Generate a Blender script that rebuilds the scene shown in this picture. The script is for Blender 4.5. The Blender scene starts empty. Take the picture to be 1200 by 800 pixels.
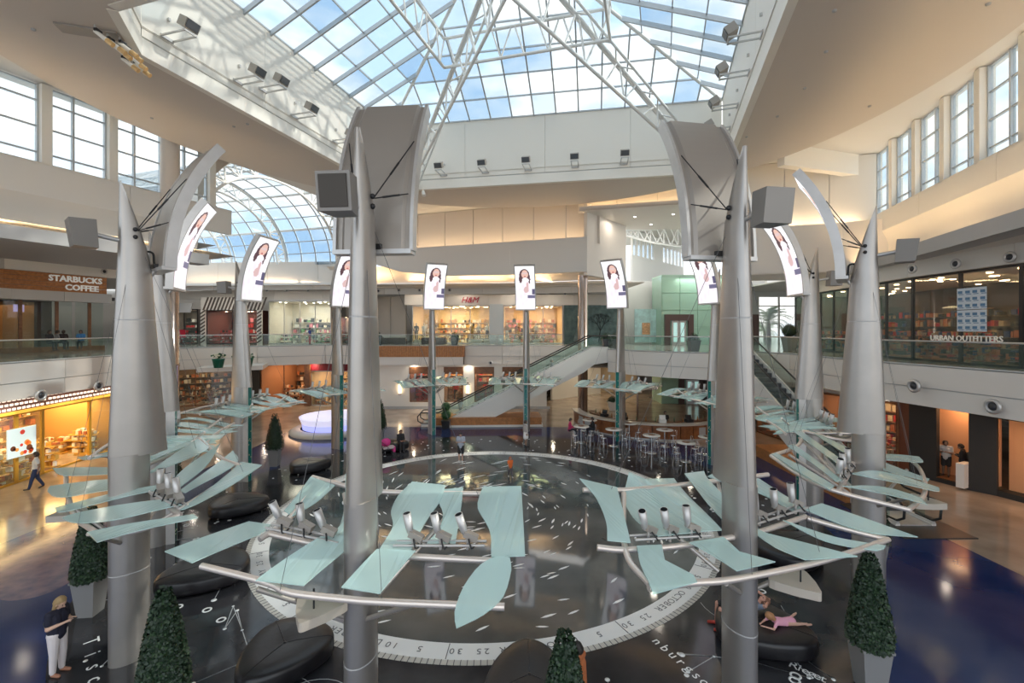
import bpy, bmesh, math, random
from mathutils import Vector, Matrix, geometry
from math import sin, cos, pi, radians, sqrt, atan2
SC = bpy.context.scene
COL = SC.collection
random.seed(7)
EYE = 7.4          # eye height above the ground floor (upper gallery 5.8 + 1.6)
FP = 530.0         # focal length in pixels of the 1200 px wide frame

# ------------------------------------------------------------------ camera
cam = bpy.data.cameras.new('camera'); camo = bpy.data.objects.new('camera', cam); COL.objects.link(camo)
cam.sensor_width = 36; cam.lens = FP/1200*36; cam.shift_y = -0.0125; cam.clip_end = 500; cam.clip_start = .1
camo.location = (0, 0, EYE); camo.rotation_euler = (pi/2, 0, 0); SC.camera = camo

# ------------------------------------------------------------------ sky
w = bpy.data.worlds.new('sky'); SC.world = w; w.use_nodes = True
nt = w.node_tree; nt.nodes.clear()
tc = nt.nodes.new('ShaderNodeTexCoord'); mp = nt.nodes.new('ShaderNodeMapping'); nz = nt.nodes.new('ShaderNodeTexNoise')
mp.inputs['Scale'].default_value = (1.6, 1.6, 4.0); nz.inputs['Scale'].default_value = 2.2; nz.inputs['Detail'].default_value = 7
nz.inputs['Roughness'].default_value = .55
rp = nt.nodes.new('ShaderNodeValToRGB'); rp.color_ramp.elements[0].position = .40; rp.color_ramp.elements[1].position = .60
rp.color_ramp.elements[0].color = (.46, .62, .80, 1); rp.color_ramp.elements[1].color = (1, .965, .91, 1)
bg = nt.nodes.new('ShaderNodeBackground'); bg.inputs['Strength'].default_value = 1.75
ow = nt.nodes.new('ShaderNodeOutputWorld')
nt.links.new(tc.outputs['Generated'], mp.inputs['Vector']); nt.links.new(mp.outputs['Vector'], nz.inputs['Vector'])
nt.links.new(nz.outputs['Fac'], rp.inputs['Fac']); nt.links.new(rp.outputs['Color'], bg.inputs['Color']); nt.links.new(bg.outputs['Background'], ow.inputs['Surface'])

# ------------------------------------------------------------------ sun and exposure
sd = bpy.data.lights.new('sun', 'SUN'); so = bpy.data.objects.new('sun', sd); COL.objects.link(so)
sd.energy = 3.0; sd.angle = radians(1.5); sd.color = (1, .95, .86)
so.rotation_euler = Vector((-.88, .06, -.56)).to_track_quat('-Z', 'Y').to_euler(); so.location = (30, 10, 40)
SC.view_settings.view_transform = 'Standard'; SC.view_settings.look = 'None'; SC.view_settings.gamma = 1
SC.view_settings.use_curve_mapping = False; SC.view_settings.exposure = 0.33

def area(name, loc, size, energy, color=(1, .93, .82), direction=(0, 0, -1), size_y=None, along=None):
    l = bpy.data.lights.new(name, 'AREA'); l.energy = energy; l.color = color; l.size = size
    if size_y: l.shape = 'RECTANGLE'; l.size_y = size_y
    o = bpy.data.objects.new(name, l); COL.objects.link(o); o.location = loc
    if along is None: o.rotation_euler = Vector(direction).to_track_quat('-Z', 'Y').to_euler()
    else:
        z = -Vector(direction).normalized(); y = Vector(along).normalized(); x = y.cross(z).normalized(); y = z.cross(x); o.rotation_euler = Matrix((x, y, z)).transposed().to_euler()
    return o
def down_lamps(pts, z, energy, color=(1, .90, .76), s=.22):
    for x, y in pts: area('down_area_lamp', (x, y, z), s, energy, color)  # area lamps facing down; the gallery rows are added to brighten the interior

# ------------------------------------------------------------------ materials
MT = {}
def mat(n, c, r=.5, m=0, emit=0, spec=None, trans=0, noise=0, nscale=4, bump=0, coat=0, col2=None):
    if n in MT: return MT[n]
    M = bpy.data.materials.new(n); M.use_nodes = True; t = M.node_tree; b = t.nodes['Principled BSDF']
    b.inputs['Base Color'].default_value = (*c, 1); b.inputs['Roughness'].default_value = r; b.inputs['Metallic'].default_value = m
    if spec is not None: b.inputs['Specular IOR Level'].default_value = spec
    if coat: b.inputs['Coat Weight'].default_value = coat; b.inputs['Coat Roughness'].default_value = .05
    if emit: b.inputs['Emission Color'].default_value = (*c, 1); b.inputs['Emission Strength'].default_value = emit
    if noise or bump or col2:
        tcn = t.nodes.new('ShaderNodeTexCoord'); nn = t.nodes.new('ShaderNodeTexNoise'); nn.inputs['Scale'].default_value = nscale; nn.inputs['Detail'].default_value = 5
        t.links.new(tcn.outputs['Object'], nn.inputs['Vector'])
        if noise or col2:
            rr = t.nodes.new('ShaderNodeValToRGB'); d = noise or .0
            c2 = col2 or tuple(min(1, x*(1+d)) for x in c); c1 = c if col2 else tuple(x*(1-d) for x in c)
            rr.color_ramp.elements[0].position = .35; rr.color_ramp.elements[1].position = .68
            rr.color_ramp.elements[0].color = (*c1, 1); rr.color_ramp.elements[1].color = (*c2, 1)
            t.links.new(nn.outputs['Fac'], rr.inputs['Fac']); t.links.new(rr.outputs['Color'], b.inputs['Base Color'])
        if bump:
            bp = t.nodes.new('ShaderNodeBump'); bp.inputs['Strength'].default_value = bump; bp.inputs['Distance'].default_value = .02
            t.links.new(nn.outputs['Fac'], bp.inputs['Height']); t.links.new(bp.outputs['Normal'], b.inputs['Normal'])
    MT[n] = M; return M
def glassmat(n, tint, solid, alpha, rough=.05, gloss=.12):
    """clear or frosted sheet: a share of plain transmission, a share of solid tinted surface, a sheen"""
    M = bpy.data.materials.new(n); M.use_nodes = True; t = M.node_tree; t.nodes.clear()
    o = t.nodes.new('ShaderNodeOutputMaterial'); tr = t.nodes.new('ShaderNodeBsdfTransparent'); tr.inputs['Color'].default_value = (*tint, 1)
    p = t.nodes.new('ShaderNodeBsdfPrincipled'); p.inputs['Base Color'].default_value = (*solid, 1); p.inputs['Roughness'].default_value = .25
    g = t.nodes.new('ShaderNodeBsdfGlossy'); g.inputs['Roughness'].default_value = rough
    m1 = t.nodes.new('ShaderNodeMixShader'); m1.inputs[0].default_value = alpha
    lw = t.nodes.new('ShaderNodeLayerWeight'); pw = t.nodes.new('ShaderNodeMath'); pw.operation = 'POWER'; pw.inputs[1].default_value = 3.5
    f = t.nodes.new('ShaderNodeMath'); f.operation = 'MULTIPLY_ADD'; f.inputs[1].default_value = .55; f.inputs[2].default_value = gloss*.3
    t.links.new(lw.outputs['Facing'], pw.inputs[0]); t.links.new(pw.outputs[0], f.inputs[0])
    m2 = t.nodes.new('ShaderNodeMixShader')
    t.links.new(tr.outputs[0], m1.inputs[1]); t.links.new(p.outputs[0], m1.inputs[2]); t.links.new(f.outputs[0], m2.inputs[0])
    t.links.new(m1.outputs[0], m2.inputs[1]); t.links.new(g.outputs[0], m2.inputs[2]); t.links.new(m2.outputs[0], o.inputs['Surface'])
    MT[n] = M; return M
PAINT = mat('warm white paint', (.80, .765, .71), .6)
ORD = ('first', 'second', 'third', 'fourth', 'fifth', 'sixth', 'seventh', 'eighth', 'ninth', 'tenth', 'eleventh', 'twelfth', 'thirteenth', 'fourteenth', 'fifteenth', 'sixteenth', 'seventeenth', 'eighteenth')
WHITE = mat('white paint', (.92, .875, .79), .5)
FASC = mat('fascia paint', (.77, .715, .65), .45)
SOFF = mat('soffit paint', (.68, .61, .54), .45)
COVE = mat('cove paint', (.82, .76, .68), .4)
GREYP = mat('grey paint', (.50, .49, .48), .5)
DARK = mat('dark recess', (.03, .028, .026), .6)
BLACK = mat('black metal', (.02, .02, .022), .35)
STEEL = mat('brushed steel', (.60, .58, .56), .38, .55, noise=.05, nscale=3)
STEEL2 = mat('silver paint', (.40, .36, .32), .42, .45)
MASTM = mat('mast silver', (.44, .41, .38), .34, .7, noise=.04, nscale=2)
TUBE = mat('pearl tube', (.78, .69, .62), .28, .5)
CHROME = mat('chrome', (.8, .8, .8), .12, 1)
BRONZE = mat('polished bronze', (.42, .33, .28), .18, .9)
TRUSS = mat('truss white', (.88, .88, .85), .4)
RAFT = mat('rafter grey', (.55, .58, .60), .4, .3)
TEAL = mat('teal glass fin', (.015, .17, .145), .1, 0, coat=.5)
WOOD = mat('orange wood', (.45, .18, .055), .4, noise=.18, nscale=6)
WOODD = mat('dark wood', (.20, .085, .035), .3, noise=.25, nscale=5)
LEATH = mat('black leather', (.010, .009, .011), .32, bump=.15, nscale=9)
POT = mat('planter grey', (.25, .245, .24), .4)
LEAF = mat('leaf green', (.03, .10, .035), .5)
LEAF2 = mat('leaf pale green', (.22, .36, .12), .5)
RUB = mat('rubber black', (.015, .015, .015), .5)
GLS = glassmat('store glass', (.90, .94, .92), (.5, .6, .58), .05, .02, .12)
RGL = glassmat('railing glass', (.90, .965, .94), (.35, .55, .50), .035, .02, .08)
SKY1 = glassmat('skylight glass', (.86, .89, .90), (.5, .62, .7), .06, .05, .08)
SKY2 = glassmat('skylight glass tinted', (.70, .77, .82), (.45, .53, .6), .10, .05, .08)
SKY3 = glassmat('skylight glass milky', (.92, .94, .95), (.8, .85, .9), .20, .05, .08)
FROST = glassmat('frosted aqua glass', (.78, .955, .925), (.79, .975, .94), .50, .12, .08)
GREENG = glassmat('green glass', (.62, .85, .70), (.50, .75, .58), .72, .08, .12)
WARM = mat('warm lamp', (1, .74, .42), .5, emit=6)
COOL = mat('white lamp', (1, .95, .86), .5, emit=8)

# ------------------------------------------------------------------ mesh helpers
class MB:
    def __init__(s): s.v = []; s.f = []; s.m = []; s.sm = []
    def add(s, vs, fs, mi=0, smooth=False):
        o = len(s.v); s.v += [tuple(v) for v in vs]
        for f in fs: s.f.append(tuple(i+o for i in f)); s.m.append(mi); s.sm.append(smooth)
        return s
    def box(s, c, d, rz=0, mi=0, ax=None):
        x, y, z = [a/2 for a in d]; R = Matrix.Rotation(rz, 3, 'Z') if ax is None else ax
        vs = [Vector(c)+R@Vector((i*x, j*y, k*z)) for k in (-1, 1) for j in (-1, 1) for i in (-1, 1)]
        return s.add(vs, [(0, 2, 3, 1), (4, 5, 7, 6), (0, 1, 5, 4), (2, 6, 7, 3), (0, 4, 6, 2), (1, 3, 7, 5)], mi)
    def hexa(s, b, t, mi=0):
        n = len(b); return s.add(list(b)+list(t), [tuple(range(n-1, -1, -1)), tuple(range(n, 2*n))]+[(i, (i+1) % n, n+(i+1) % n, n+i) for i in range(n)], mi)
    def prism(s, pts, z0, z1, mi=0):
        return s.hexa([(x, y, z0) for x, y in pts], [(x, y, z1) for x, y in pts], mi)
    def quad(s, a, b, c, d, mi=0): return s.add([a, b, c, d], [(0, 1, 2, 3)], mi)
    def slab(s, pts, n, th, mi=0):
        n = Vector(n).normalized()*th; return s.hexa(pts, [Vector(p)+n for p in pts], mi)
    def tube(s, pts, r, seg=8, mi=0, closed=False, caps=True):
        pts = [Vector(p) for p in pts]; n = len(pts); rs = r if isinstance(r, (list, tuple)) else [r]*n
        ring = []; up = None
        for i, p in enumerate(pts):
            t = (pts[(i+1) % n]-pts[i-1]) if closed else (pts[min(i+1, n-1)]-pts[max(i-1, 0)])
            t = t.normalized() if t.length > 1e-9 else Vector((0, 0, 1))
            if up is None: up = t.orthogonal().normalized()
            a = (up-t*up.dot(t)); a = a.normalized() if a.length > 1e-6 else t.orthogonal().normalized(); up = a; b = t.cross(a)
            ring += [p+(a*cos(2*pi*k/seg)+b*sin(2*pi*k/seg))*rs[i] for k in range(seg)]
        fs = []; m = n if closed else n-1
        for i in range(m):
            j = (i+1) % n
            fs += [(i*seg+k, i*seg+(k+1) % seg, j*seg+(k+1) % seg, j*seg+k) for k in range(seg)]
        s.add(ring, fs, mi, True)
        if caps and not closed:
            s.add(ring[:seg], [tuple(range(seg-1, -1, -1))], mi); s.add(ring[-seg:], [tuple(range(seg))], mi)
        return s
    def cyl(s, a, b, r, r2=None, seg=16, mi=0): return s.tube([a, b], [r, r if r2 is None else r2], seg, mi)
    def lathe(s, prof, seg=24, c=(0, 0, 0), mi=0, sx=1, sy=1):
        c = Vector(c); vs = []; n = len(prof)
        for r, z in prof: vs += [c+Vector((r*cos(2*pi*k/seg)*sx, r*sin(2*pi*k/seg)*sy, z)) for k in range(seg)]
        s.add(vs, [(i*seg+k, i*seg+(k+1) % seg, (i+1)*seg+(k+1) % seg, (i+1)*seg+k) for i in range(n-1) for k in range(seg)], mi, True)
        return s
    def ball(s, c, r, seg=12, mi=0, sc=(1, 1, 1)):
        n = seg//2; vs = []
        for i in range(n+1):
            for k in range(seg): vs.append(Vector(c)+Vector((max(.02, sin(pi*i/n))*cos(2*pi*k/seg)*r*sc[0], max(.02, sin(pi*i/n))*sin(2*pi*k/seg)*r*sc[1], -cos(pi*i/n)*r*sc[2])))
        return s.add(vs, [(i*seg+k, i*seg+(k+1) % seg, (i+1)*seg+(k+1) % seg, (i+1)*seg+k) for i in range(n) for k in range(seg)]+[tuple(range(seg-1, -1, -1)), tuple(n*seg+k for k in range(seg))], mi, True)
    def mesh(s, name, mats):
        me = bpy.data.meshes.new(name); me.from_pydata(s.v, [], s.f)
        for m in (mats if isinstance(mats, (list, tuple)) else [mats]): me.materials.append(m)
        me.polygons.foreach_set('material_index', s.m); me.polygons.foreach_set('use_smooth', s.sm); me.update()
        bm = bmesh.new(); bm.from_mesh(me); bmesh.ops.recalc_face_normals(bm, faces=bm.faces); bm.to_mesh(me); bm.free()
        return me
    def build(s, name, mats, parent=None, **k): return obj(name, s.mesh(name, mats), parent, **k)
def obj(name, me, parent=None, loc=None, rz=None, label=None, cat=None, group=None, kind=None):
    o = bpy.data.objects.new(name, me); COL.objects.link(o)
    if parent: o.parent = parent
    if loc is not None: o.location = loc
    if rz is not None: o.rotation_euler = (0, 0, rz)
    for a, b in (('label', label), ('category', cat), ('group', group), ('kind', kind)):
        if b: o[a] = b
    return o
def thing(name, label, cat, loc=(0, 0, 0), rz=0, group=None): return obj(name, None, None, loc, rz, label, cat, group)
def struct(name, mb, m, parent=None): return mb.build(name, m, parent, kind=None if parent else 'structure')
def sempty(name): return obj(name, None, kind='structure')
KIDS = {}
def dup(root, loc=None, rz=None, label=None, scale=None, parent=None, _k=None):
    if _k is None:
        _k = {}
        for o in bpy.data.objects:
            if o.parent: _k.setdefault(o.parent.name, []).append(o)
    c = root.copy(); COL.objects.link(c)
    if parent: c.parent = parent
    if loc is not None: c.location = loc
    if rz is not None: c.rotation_euler = (0, 0, rz)
    if scale is not None: c.scale = (scale,)*3 if not isinstance(scale, tuple) else scale
    if label: c['label'] = label
    for ch in _k.get(root.name, []): dup(ch, parent=c, _k=_k)
    return c
def at(x, y, D): return Vector(((x-600)/FP*D, D, EYE-(y-385)/FP*D))   # a measured sight line and a distance give a place in the mall
def gnd(x, y, z=0): D = FP*(EYE-z)/(y-385); return Vector(((x-600)/FP*D, D, z))
def onz(x, h): return None
TEXTS = []
def text(s, parent, M, size, m, name='lettering', extrude=.01, align='CENTER', label=None, bold=0, shear=0):
    c = bpy.data.curves.new(name, 'FONT'); c.body = s; c.size = size; c.extrude = extrude; c.align_x = align; c.align_y = 'CENTER'; c.resolution_u = 2; c.offset = bold; c.shear = shear
    c.materials.append(m); TEXTS.append((c, parent, M, name, label))
def flush_texts():
    tmp = []
    for c, p, M, n, l in TEXTS:
        o = bpy.data.objects.new('t', c); COL.objects.link(o); tmp.append(o)
    dg = bpy.context.evaluated_depsgraph_get(); dg.update()
    for o, (c, p, M, n, l) in zip(tmp, TEXTS):
        me = bpy.data.meshes.new_from_object(o.evaluated_get(dg)); me.materials.clear(); me.materials.append(c.materials[0])
        q = obj(n, me, p, label=l); q.matrix_local = M
        bpy.data.objects.remove(o)
def frame(origin, xdir, up=(0, 0, 1)):
    x = Vector(xdir).normalized(); z = Vector(up).normalized(); n = x.cross(z).normalized(); z = n.cross(x)   # text: x right, y up, z out
    return Matrix(((x.x, z.x, n.x, origin[0]), (x.y, z.y, n.y, origin[1]), (x.z, z.z, n.z, origin[2]), (0, 0, 0, 1)))
def V2(p): return Vector((p[0], p[1]))
def cat(pts, n=6, closed=False):
    """smooth curve through points"""
    P = [Vector(p) for p in pts]; L = len(P); out = []
    rng = range(L) if closed else range(L-1)
    for i in rng:
        a = P[(i-1) % L] if closed or i else P[0]*2-P[1]; b = P[i]; c = P[(i+1) % L]; d = P[(i+2) % L] if closed or i+2 < L else P[-1]*2-P[-2]
        for k in range(n):
            t = k/n; out.append(.5*((2*b)+(c-a)*t+(2*a-5*b+4*c-d)*t*t+(3*b-a-3*c+d)*t**3))
    if not closed: out.append(P[-1])
    return out
# =================================================================== FLOOR
CB = mat('beige marble', (.30, .225, .165), .13, noise=.22, nscale=.55, bump=.02, col2=(.46, .37, .29))
CBLUE = mat('blue terrazzo', (.006, .022, .10), .12, nscale=.35, noise=.1, col2=(.030, .050, .14), spec=.35)
CDARK = mat('charcoal terrazzo', (.020, .021, .025), .09, nscale=.8, noise=.3, col2=(.045, .044, .048), spec=.4)
CPOOL = mat('slate pool terrazzo', (.050, .062, .065), .055, nscale=.5, noise=.2, col2=(.11, .12, .12), spec=.8)
CWHITE = mat('white terrazzo', (.80, .80, .78), .25, emit=0)
CTICK = mat('cream tile', (.52, .50, .45), .3)
INLAY = mat('white inlay', (.85, .86, .85), .3)
INK = mat('dark letter inlay', (.10, .10, .11), .4)
CC = Vector((-.94, 18.6))     # centre of the calendar circle
floor = MB().add([(-75, -8, 0), (75, -8, 0), (75, 100, 0), (-75, 100, 0)], [(0, 1, 2, 3)]).build('floor', CB, kind='structure')
def disc(r0, r1, z, a0=0, a1=2*pi, n=160, c=CC, th=.004):
    m = MB(); full = a1-a0 > 6.28
    for i in range(n):
        a = a0+(a1-a0)*i/n; b = a0+(a1-a0)*(i+1)/n
        P = [(c.x+r*cos(t), c.y+r*sin(t)) for r, t in ((r0, a), (r1, a), (r1, b), (r0, b))]
        m.add([(x, y, z) for x, y in P], [(0, 1, 2, 3)] if r0 > 0 else [(0, 1, 2)])
    return m
MB().prism([(-17.4, -8), (15.3, -8), (15.3, 17.2), (17.0, 22), (14.2, 27), (9, 30), (7, 34), (-16.1, 34), (-16.1, 27)], .001, .004).build('blue_floor_field', CBLUE, floor)
# mauve reflection and its wave pattern, put into the colour of the blue field
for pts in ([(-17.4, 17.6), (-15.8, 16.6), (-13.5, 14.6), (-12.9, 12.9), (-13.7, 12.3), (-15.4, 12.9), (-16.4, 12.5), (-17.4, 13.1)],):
    MB().prism([(p.x, p.y) for p in cat([(a, b, 0) for a, b in pts], 6, True)], .004, .006).build('reflection_wave', mat('mauve reflection terrazzo', (.20, .13, .18), .12, noise=.3, nscale=2.2, col2=(.06, .05, .11)), floor)
disc(8.2, 12.7, .008).build('charcoal_floor_ring', CDARK, floor)
disc(0, 8.25, .010).build('slate_floor_disc', CPOOL, floor)
disc(7.98, 8.52, .013).build('calendar_band', CWHITE, floor)
disc(8.52, 8.68, .014).build('tick_band', CTICK, floor)
m = MB()
for k in range(365):
    a = radians(26.3-90)+2*pi*k/365; L = .16
    p = CC+Vector((cos(a), sin(a)))*8.6; m.box((p.x, p.y, .018), (L, .018, .006), a)
m.build('day_tick', INK, floor, kind='stuff')
months = ['NOVEMBER', 'DECEMBER', 'JANUARY', 'FEBRUARY', 'MARCH', 'APRIL', 'MAY', 'JUNE', 'JULY', 'AUGUST', 'SEPTEMBER', 'OCTOBER']
months = ['NOVEMBER', 'DECEMBER', 'JANUARY', 'FEBRUARY', 'MARCH', 'APRIL', 'MAY', 'JUNE', 'JULY', 'AUGUST', 'SEPTEMBER', 'OCTOBER']
def ringtext(s, ang, r, size, par, m=INK, z=.017):
    # ang: from -Y towards +X seen from above; letters read from inside, their tops pointing outward
    for i, ch in enumerate(s):
        a = radians(ang)-(i-(len(s)-1)/2)*size*.70/r
        d = Vector((sin(a), -cos(a))); x = Vector((d.y, -d.x))    # tops outward, reading direction to the left seen from the camera
        text(ch, par, frame((CC.x+d.x*r, CC.y+d.y*r, z), (x.x, x.y, 0), (d.x, d.y, 0)), size, m, 'month_lettering', .001)
for k, mo in enumerate(months):
    b = 26.3-30*k     # boundary where this month begins
    ringtext(mo, b-16.6, 8.22, .27, floor)
    for off, nn in ((4.6, '5'), (9.4, '10'), (24.4, '25'), (28.7, '30')): ringtext(nn, b-off, 8.24, .26, floor)
    a = radians(b); d = Vector((sin(a), -cos(a))); p = CC+d*8.25; MB().box((p.x, p.y, .016), (.50, .02, .006), atan2(d.y, d.x)).build('month_mark', INK, floor)
# fish slivers swirling in the slate disc
rf = random.Random(3)
fm = MB().add([(-.17, 0, 0), (-.05, -.028, 0), (.08, -.026, 0), (.2, 0, 0), (.08, .026, 0), (-.05, .028, 0), (-.17, 0, .004), (-.05, -.028, .004), (.08, -.026, .004), (.2, 0, .004), (.08, .026, .004), (-.05, .028, .004)],
              [(6, 7, 8, 9, 10, 11), (0, 1, 7, 6), (1, 2, 8, 7), (2, 3, 9, 8), (3, 4, 10, 9), (4, 5, 11, 10), (5, 0, 6, 11)]).mesh('fish_inlay', INLAY)
cnt = 0
while cnt < 210:
    a = rf.uniform(0, 2*pi); r = rf.uniform(1.4, 7.7); p = CC+Vector((cos(a), sin(a)))*r
    if p.x < -2.5 and p.y < 15.5 and rf.random() < .8: continue
    if p.x > 3.4 and p.y > 19 and rf.random() < .7: continue
    o = obj('fish_inlay', fm, floor, (p.x, p.y, .0115)); far = p.y > 20
    o.rotation_euler = (0, 0, a+pi/2+rf.uniform(-.25, .25)+(0.5 if p.x < 0 else 0)); s = rf.uniform(.8, 1.35); o.scale = (s*(1.8 if far and p.x < 0 else 1), s*1.1, 1); cnt += 1
# star dots and constellation lines in the charcoal ring
dm = MB().lathe([(0.001, .005), (.055, .005), (.055, 0)], 12).mesh('star_dot', INLAY)
rm = MB().lathe([(.07, 0), (.07, .006), (.115, .006), (.115, 0)], 18).mesh('star_ring', INLAY)
stars = []
for k in range(200):
    a = rf.uniform(0, 2*pi); r = rf.uniform(8.9, 12.5); p = CC+Vector((cos(a), sin(a)))*r
    o = obj('star_dot', dm, floor, (p.x, p.y, .0085)); s = rf.choice((.6, .8, .8, 1, 1.3)); o.scale = (s, s, 1); stars.append((a, p))
for k in range(26):
    a = rf.uniform(pi*1.0, 2.1*pi); r = rf.uniform(9, 12.3); p = CC+Vector((cos(a), sin(a)))*r
    obj('star_ring', rm, floor, (p.x, p.y, .0085))
m = MB(); near = [s for s in stars if s[1].y < 17]
for k in range(60):
    a, p = rf.choice(near); q = min((t[1] for t in near if (t[1]-p).length > .7), key=lambda t: (t-p).length+rf.uniform(0, 1.2))
    if (q-p).length < 3: d = q-p; c = (p+q)/2; m.box((c.x, c.y, .0105), (d.length, .018, .004), atan2(d.y, d.x))
for k in range(9):
    a = rf.uniform(pi*1.05, 1.95*pi); r = rf.uniform(9.4, 12); c = CC+Vector((cos(a), sin(a)))*r; R = rf.uniform(.4, 1.1); a0 = rf.uniform(0, 6)
    for j in range(14):
        t = a0+j*.22; m.box((c.x+R*cos(t), c.y+R*sin(t), .0105), (R*.22, .012, .004), t+pi/2)
m.build('constellation_line', mat('thin grey inlay', (.42, .43, .44), .4), floor, kind='stuff')
def floortext(s, x0, y0, x1, y1, size, upx, upy):
    n = len(s)
    for i, ch in enumerate(s):
        t = i/(n-1); p = gnd(x0+(x1-x0)*t, y0+(y1-y0)*t); a = gnd(x0, y0); b = gnd(x1, y1); d = (b-a).normalized(); u = Vector((-d.y, d.x, 0))
        if u.x*upx+u.y*upy < 0: d = -d; u = -u
        text(ch, floor, frame((p.x, p.y, .012), d, u), size, INLAY, 'name_lettering', .001)
floortext('Tisc', 106, 752, 112, 796, .42, 1, 0)
floortext('nburgso', 770, 752, 826, 800, .34, 1, 1)
floortext('Rieget', 930, 780, 965, 796, .32, 0, 1)

# =================================================================== UPPER GALLERY (floor 5.8)
ZU = 5.8
def seg_frame(a, b): a = V2(a); b = V2(b); d = (b-a); L = d.length; d = d/L; return a, d, Vector((-d.y, d.x)), L
def wall_strip(parent, name, pts, z0, z1, th, m, plen, gap=.012, off=0., side=1, mi=0):
    """pieces of a band following a polyline; th is thickness to the far side"""
    for a, b in zip(pts, pts[1:]):
        a, d, n, L = seg_frame(a, b); k = max(1, round(L/plen)); n = n*side
        for i in range(k):
            p = a+d*(L*i/k+gap)-n*off; q = a+d*(L*(i+1)/k-gap)-n*off
            MB().prism([(p.x, p.y), (q.x, q.y), ((q+n*th).x, (q+n*th).y), ((p+n*th).x, (p+n*th).y)], z0, z1).build(name, m, parent)
# edges of the gallery (side=1 puts the thickness away from the atrium)
E_L = [(-20.6, -6), (-21.6, 4), (-22.4, 13), (-22.9, 20.2), (-23.2, 26.5), (-25.6, 32), (-26.6, 36)]
E_BL = [(-26.6, 36), (-22.5, 40.0), (-17.6, 42.6), (-12.9, 41.4)]
E_BW = [(-12.9, 40.9), (-4.4, 40.9)]
E_BC = [(-4.4, 41.6), (6.1, 41.6)]
E_BR = [(8.1, 38), (7.3, 34.6), (8.4, 32.4), (10.6, 30.2), (12.7, 28.9), (13.4, 30.6), (14.2, 31.2)]
E_R = [(16.3, 30.9), (17.2, 28), (17.2, 21.2), (18.1, 15.9), (19.4, 8), (20.5, -6)]
def rev(p): return p[::-1]
slab = sempty('floor_upper')
ledge = [(-60, -6)]+E_L+E_BL[1:]+[(-12.9, 41), (-4.4, 41), (-4.4, 41.7), (6.1, 41.7), (6.1, 38), (8.1, 38)]+E_BR[1:]+[(14.2, 31.2), (16.3, 31.2)]+E_R+[(60, -6), (60, 95), (-60, 95)]
tri = geometry.tessellate_polygon([[Vector((x, y, 0)) for x, y in ledge]])
def polymesh(pts, tri, z, flip=False):
    m = MB(); m.add([(x, y, z) for x, y in pts], [t[::-1] if flip else t for t in tri]); return m
UPF = mat('gallery floor tile', (.36, .33, .30), .12, noise=.15, nscale=.8)
polymesh(ledge, tri, ZU).build('gallery_deck', UPF, slab)
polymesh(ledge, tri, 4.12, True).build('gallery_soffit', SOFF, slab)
def fascia(n, pts, plen=4.2, side=1, upper=FASC):
    t = sempty('trim_%d' % n)
    wall_strip(t, 'upper_fascia_panel', pts, 4.90, 5.80, .18, upper, plen, side=side)
    wall_strip(t, 'lower_fascia_panel', pts, 4.10, 4.86, .14, FASC, plen, off=-.04, side=side)
    wall_strip(t, 'fascia_groove', pts, 4.84, 4.92, .12, GREYP, 50, off=-.08, side=side)
    return t
fascia(1, E_L, side=-1 if False else 1); fascia(2, E_BL); fascia(3, E_BC, 3.4); fascia(4, E_BR, 3); fascia(5, E_R, 4.6)
t = sempty('trim_6')
wall_strip(t, 'wood_slat', E_BW, 4.84, 5.84, .10, WOOD, .20, .006, off=.05)
wall_strip(t, 'lower_fascia_panel', E_BW, 4.10, 4.84, .14, FASC, 4.2)
MB().prism([(-4.4, 40.85), (-4.3, 40.85), (-4.3, 41.7), (-4.4, 41.7)], 4.84, 5.84).build('wood_return', WOOD, t)
MB().prism([(-12.9, 40.9), (-12.8, 40.9), (-12.8, 41.5), (-12.9, 41.5)], 4.84, 5.84).build('wood_return', WOOD, t)

def railing(label, pts, plen=1.55, group=None, h=1.07):
    t = thing('glass_railing', label, 'railing', (pts[0][0], pts[0][1], ZU)); o = Vector((pts[0][0], pts[0][1], ZU))
    for a, b in zip(pts, pts[1:]):
        a, d, n, L = seg_frame(a, b); k = max(1, round(L/plen))
        for i in range(k):
            p = a+d*(L*i/k+.02)+n*.08; q = a+d*(L*(i+1)/k-.02)+n*.08
            MB().prism([(p.x-o.x, p.y-o.y), (q.x-o.x, q.y-o.y), ((q+n*.02).x-o.x, (q+n*.02).y-o.y), ((p+n*.02).x-o.x, (p+n*.02).y-o.y)], .06, h-.03).build('glass_pane', RGL, t)
        P = [(a+n*.09).to_3d()-Vector((o.x, o.y, 0)), (a+d*L+n*.09).to_3d()-Vector((o.x, o.y, 0))]
        MB().tube([p+Vector((0, 0, h)) for p in P], .035, 8).build('handrail', STEEL, t)
        MB().tube([p+Vector((0, 0, .04)) for p in P], .045, 6).build('base_shoe', GREYP, t)
    return t
railing('long glass railing along the left gallery below the coffee shop', E_L[2:])
railing('glass railing on the back left gallery before the striped shop', E_BL)
railing('glass railing above the orange wood cladding', E_BW)
railing('glass railing in front of the store with red lettering', E_BC[:1]+[(4.6, 41.6)])
railing('glass railing on the curved balcony over the bar', E_BR)
railing('long glass railing along the right gallery before the dark shopfront', E_R[:5])

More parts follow.
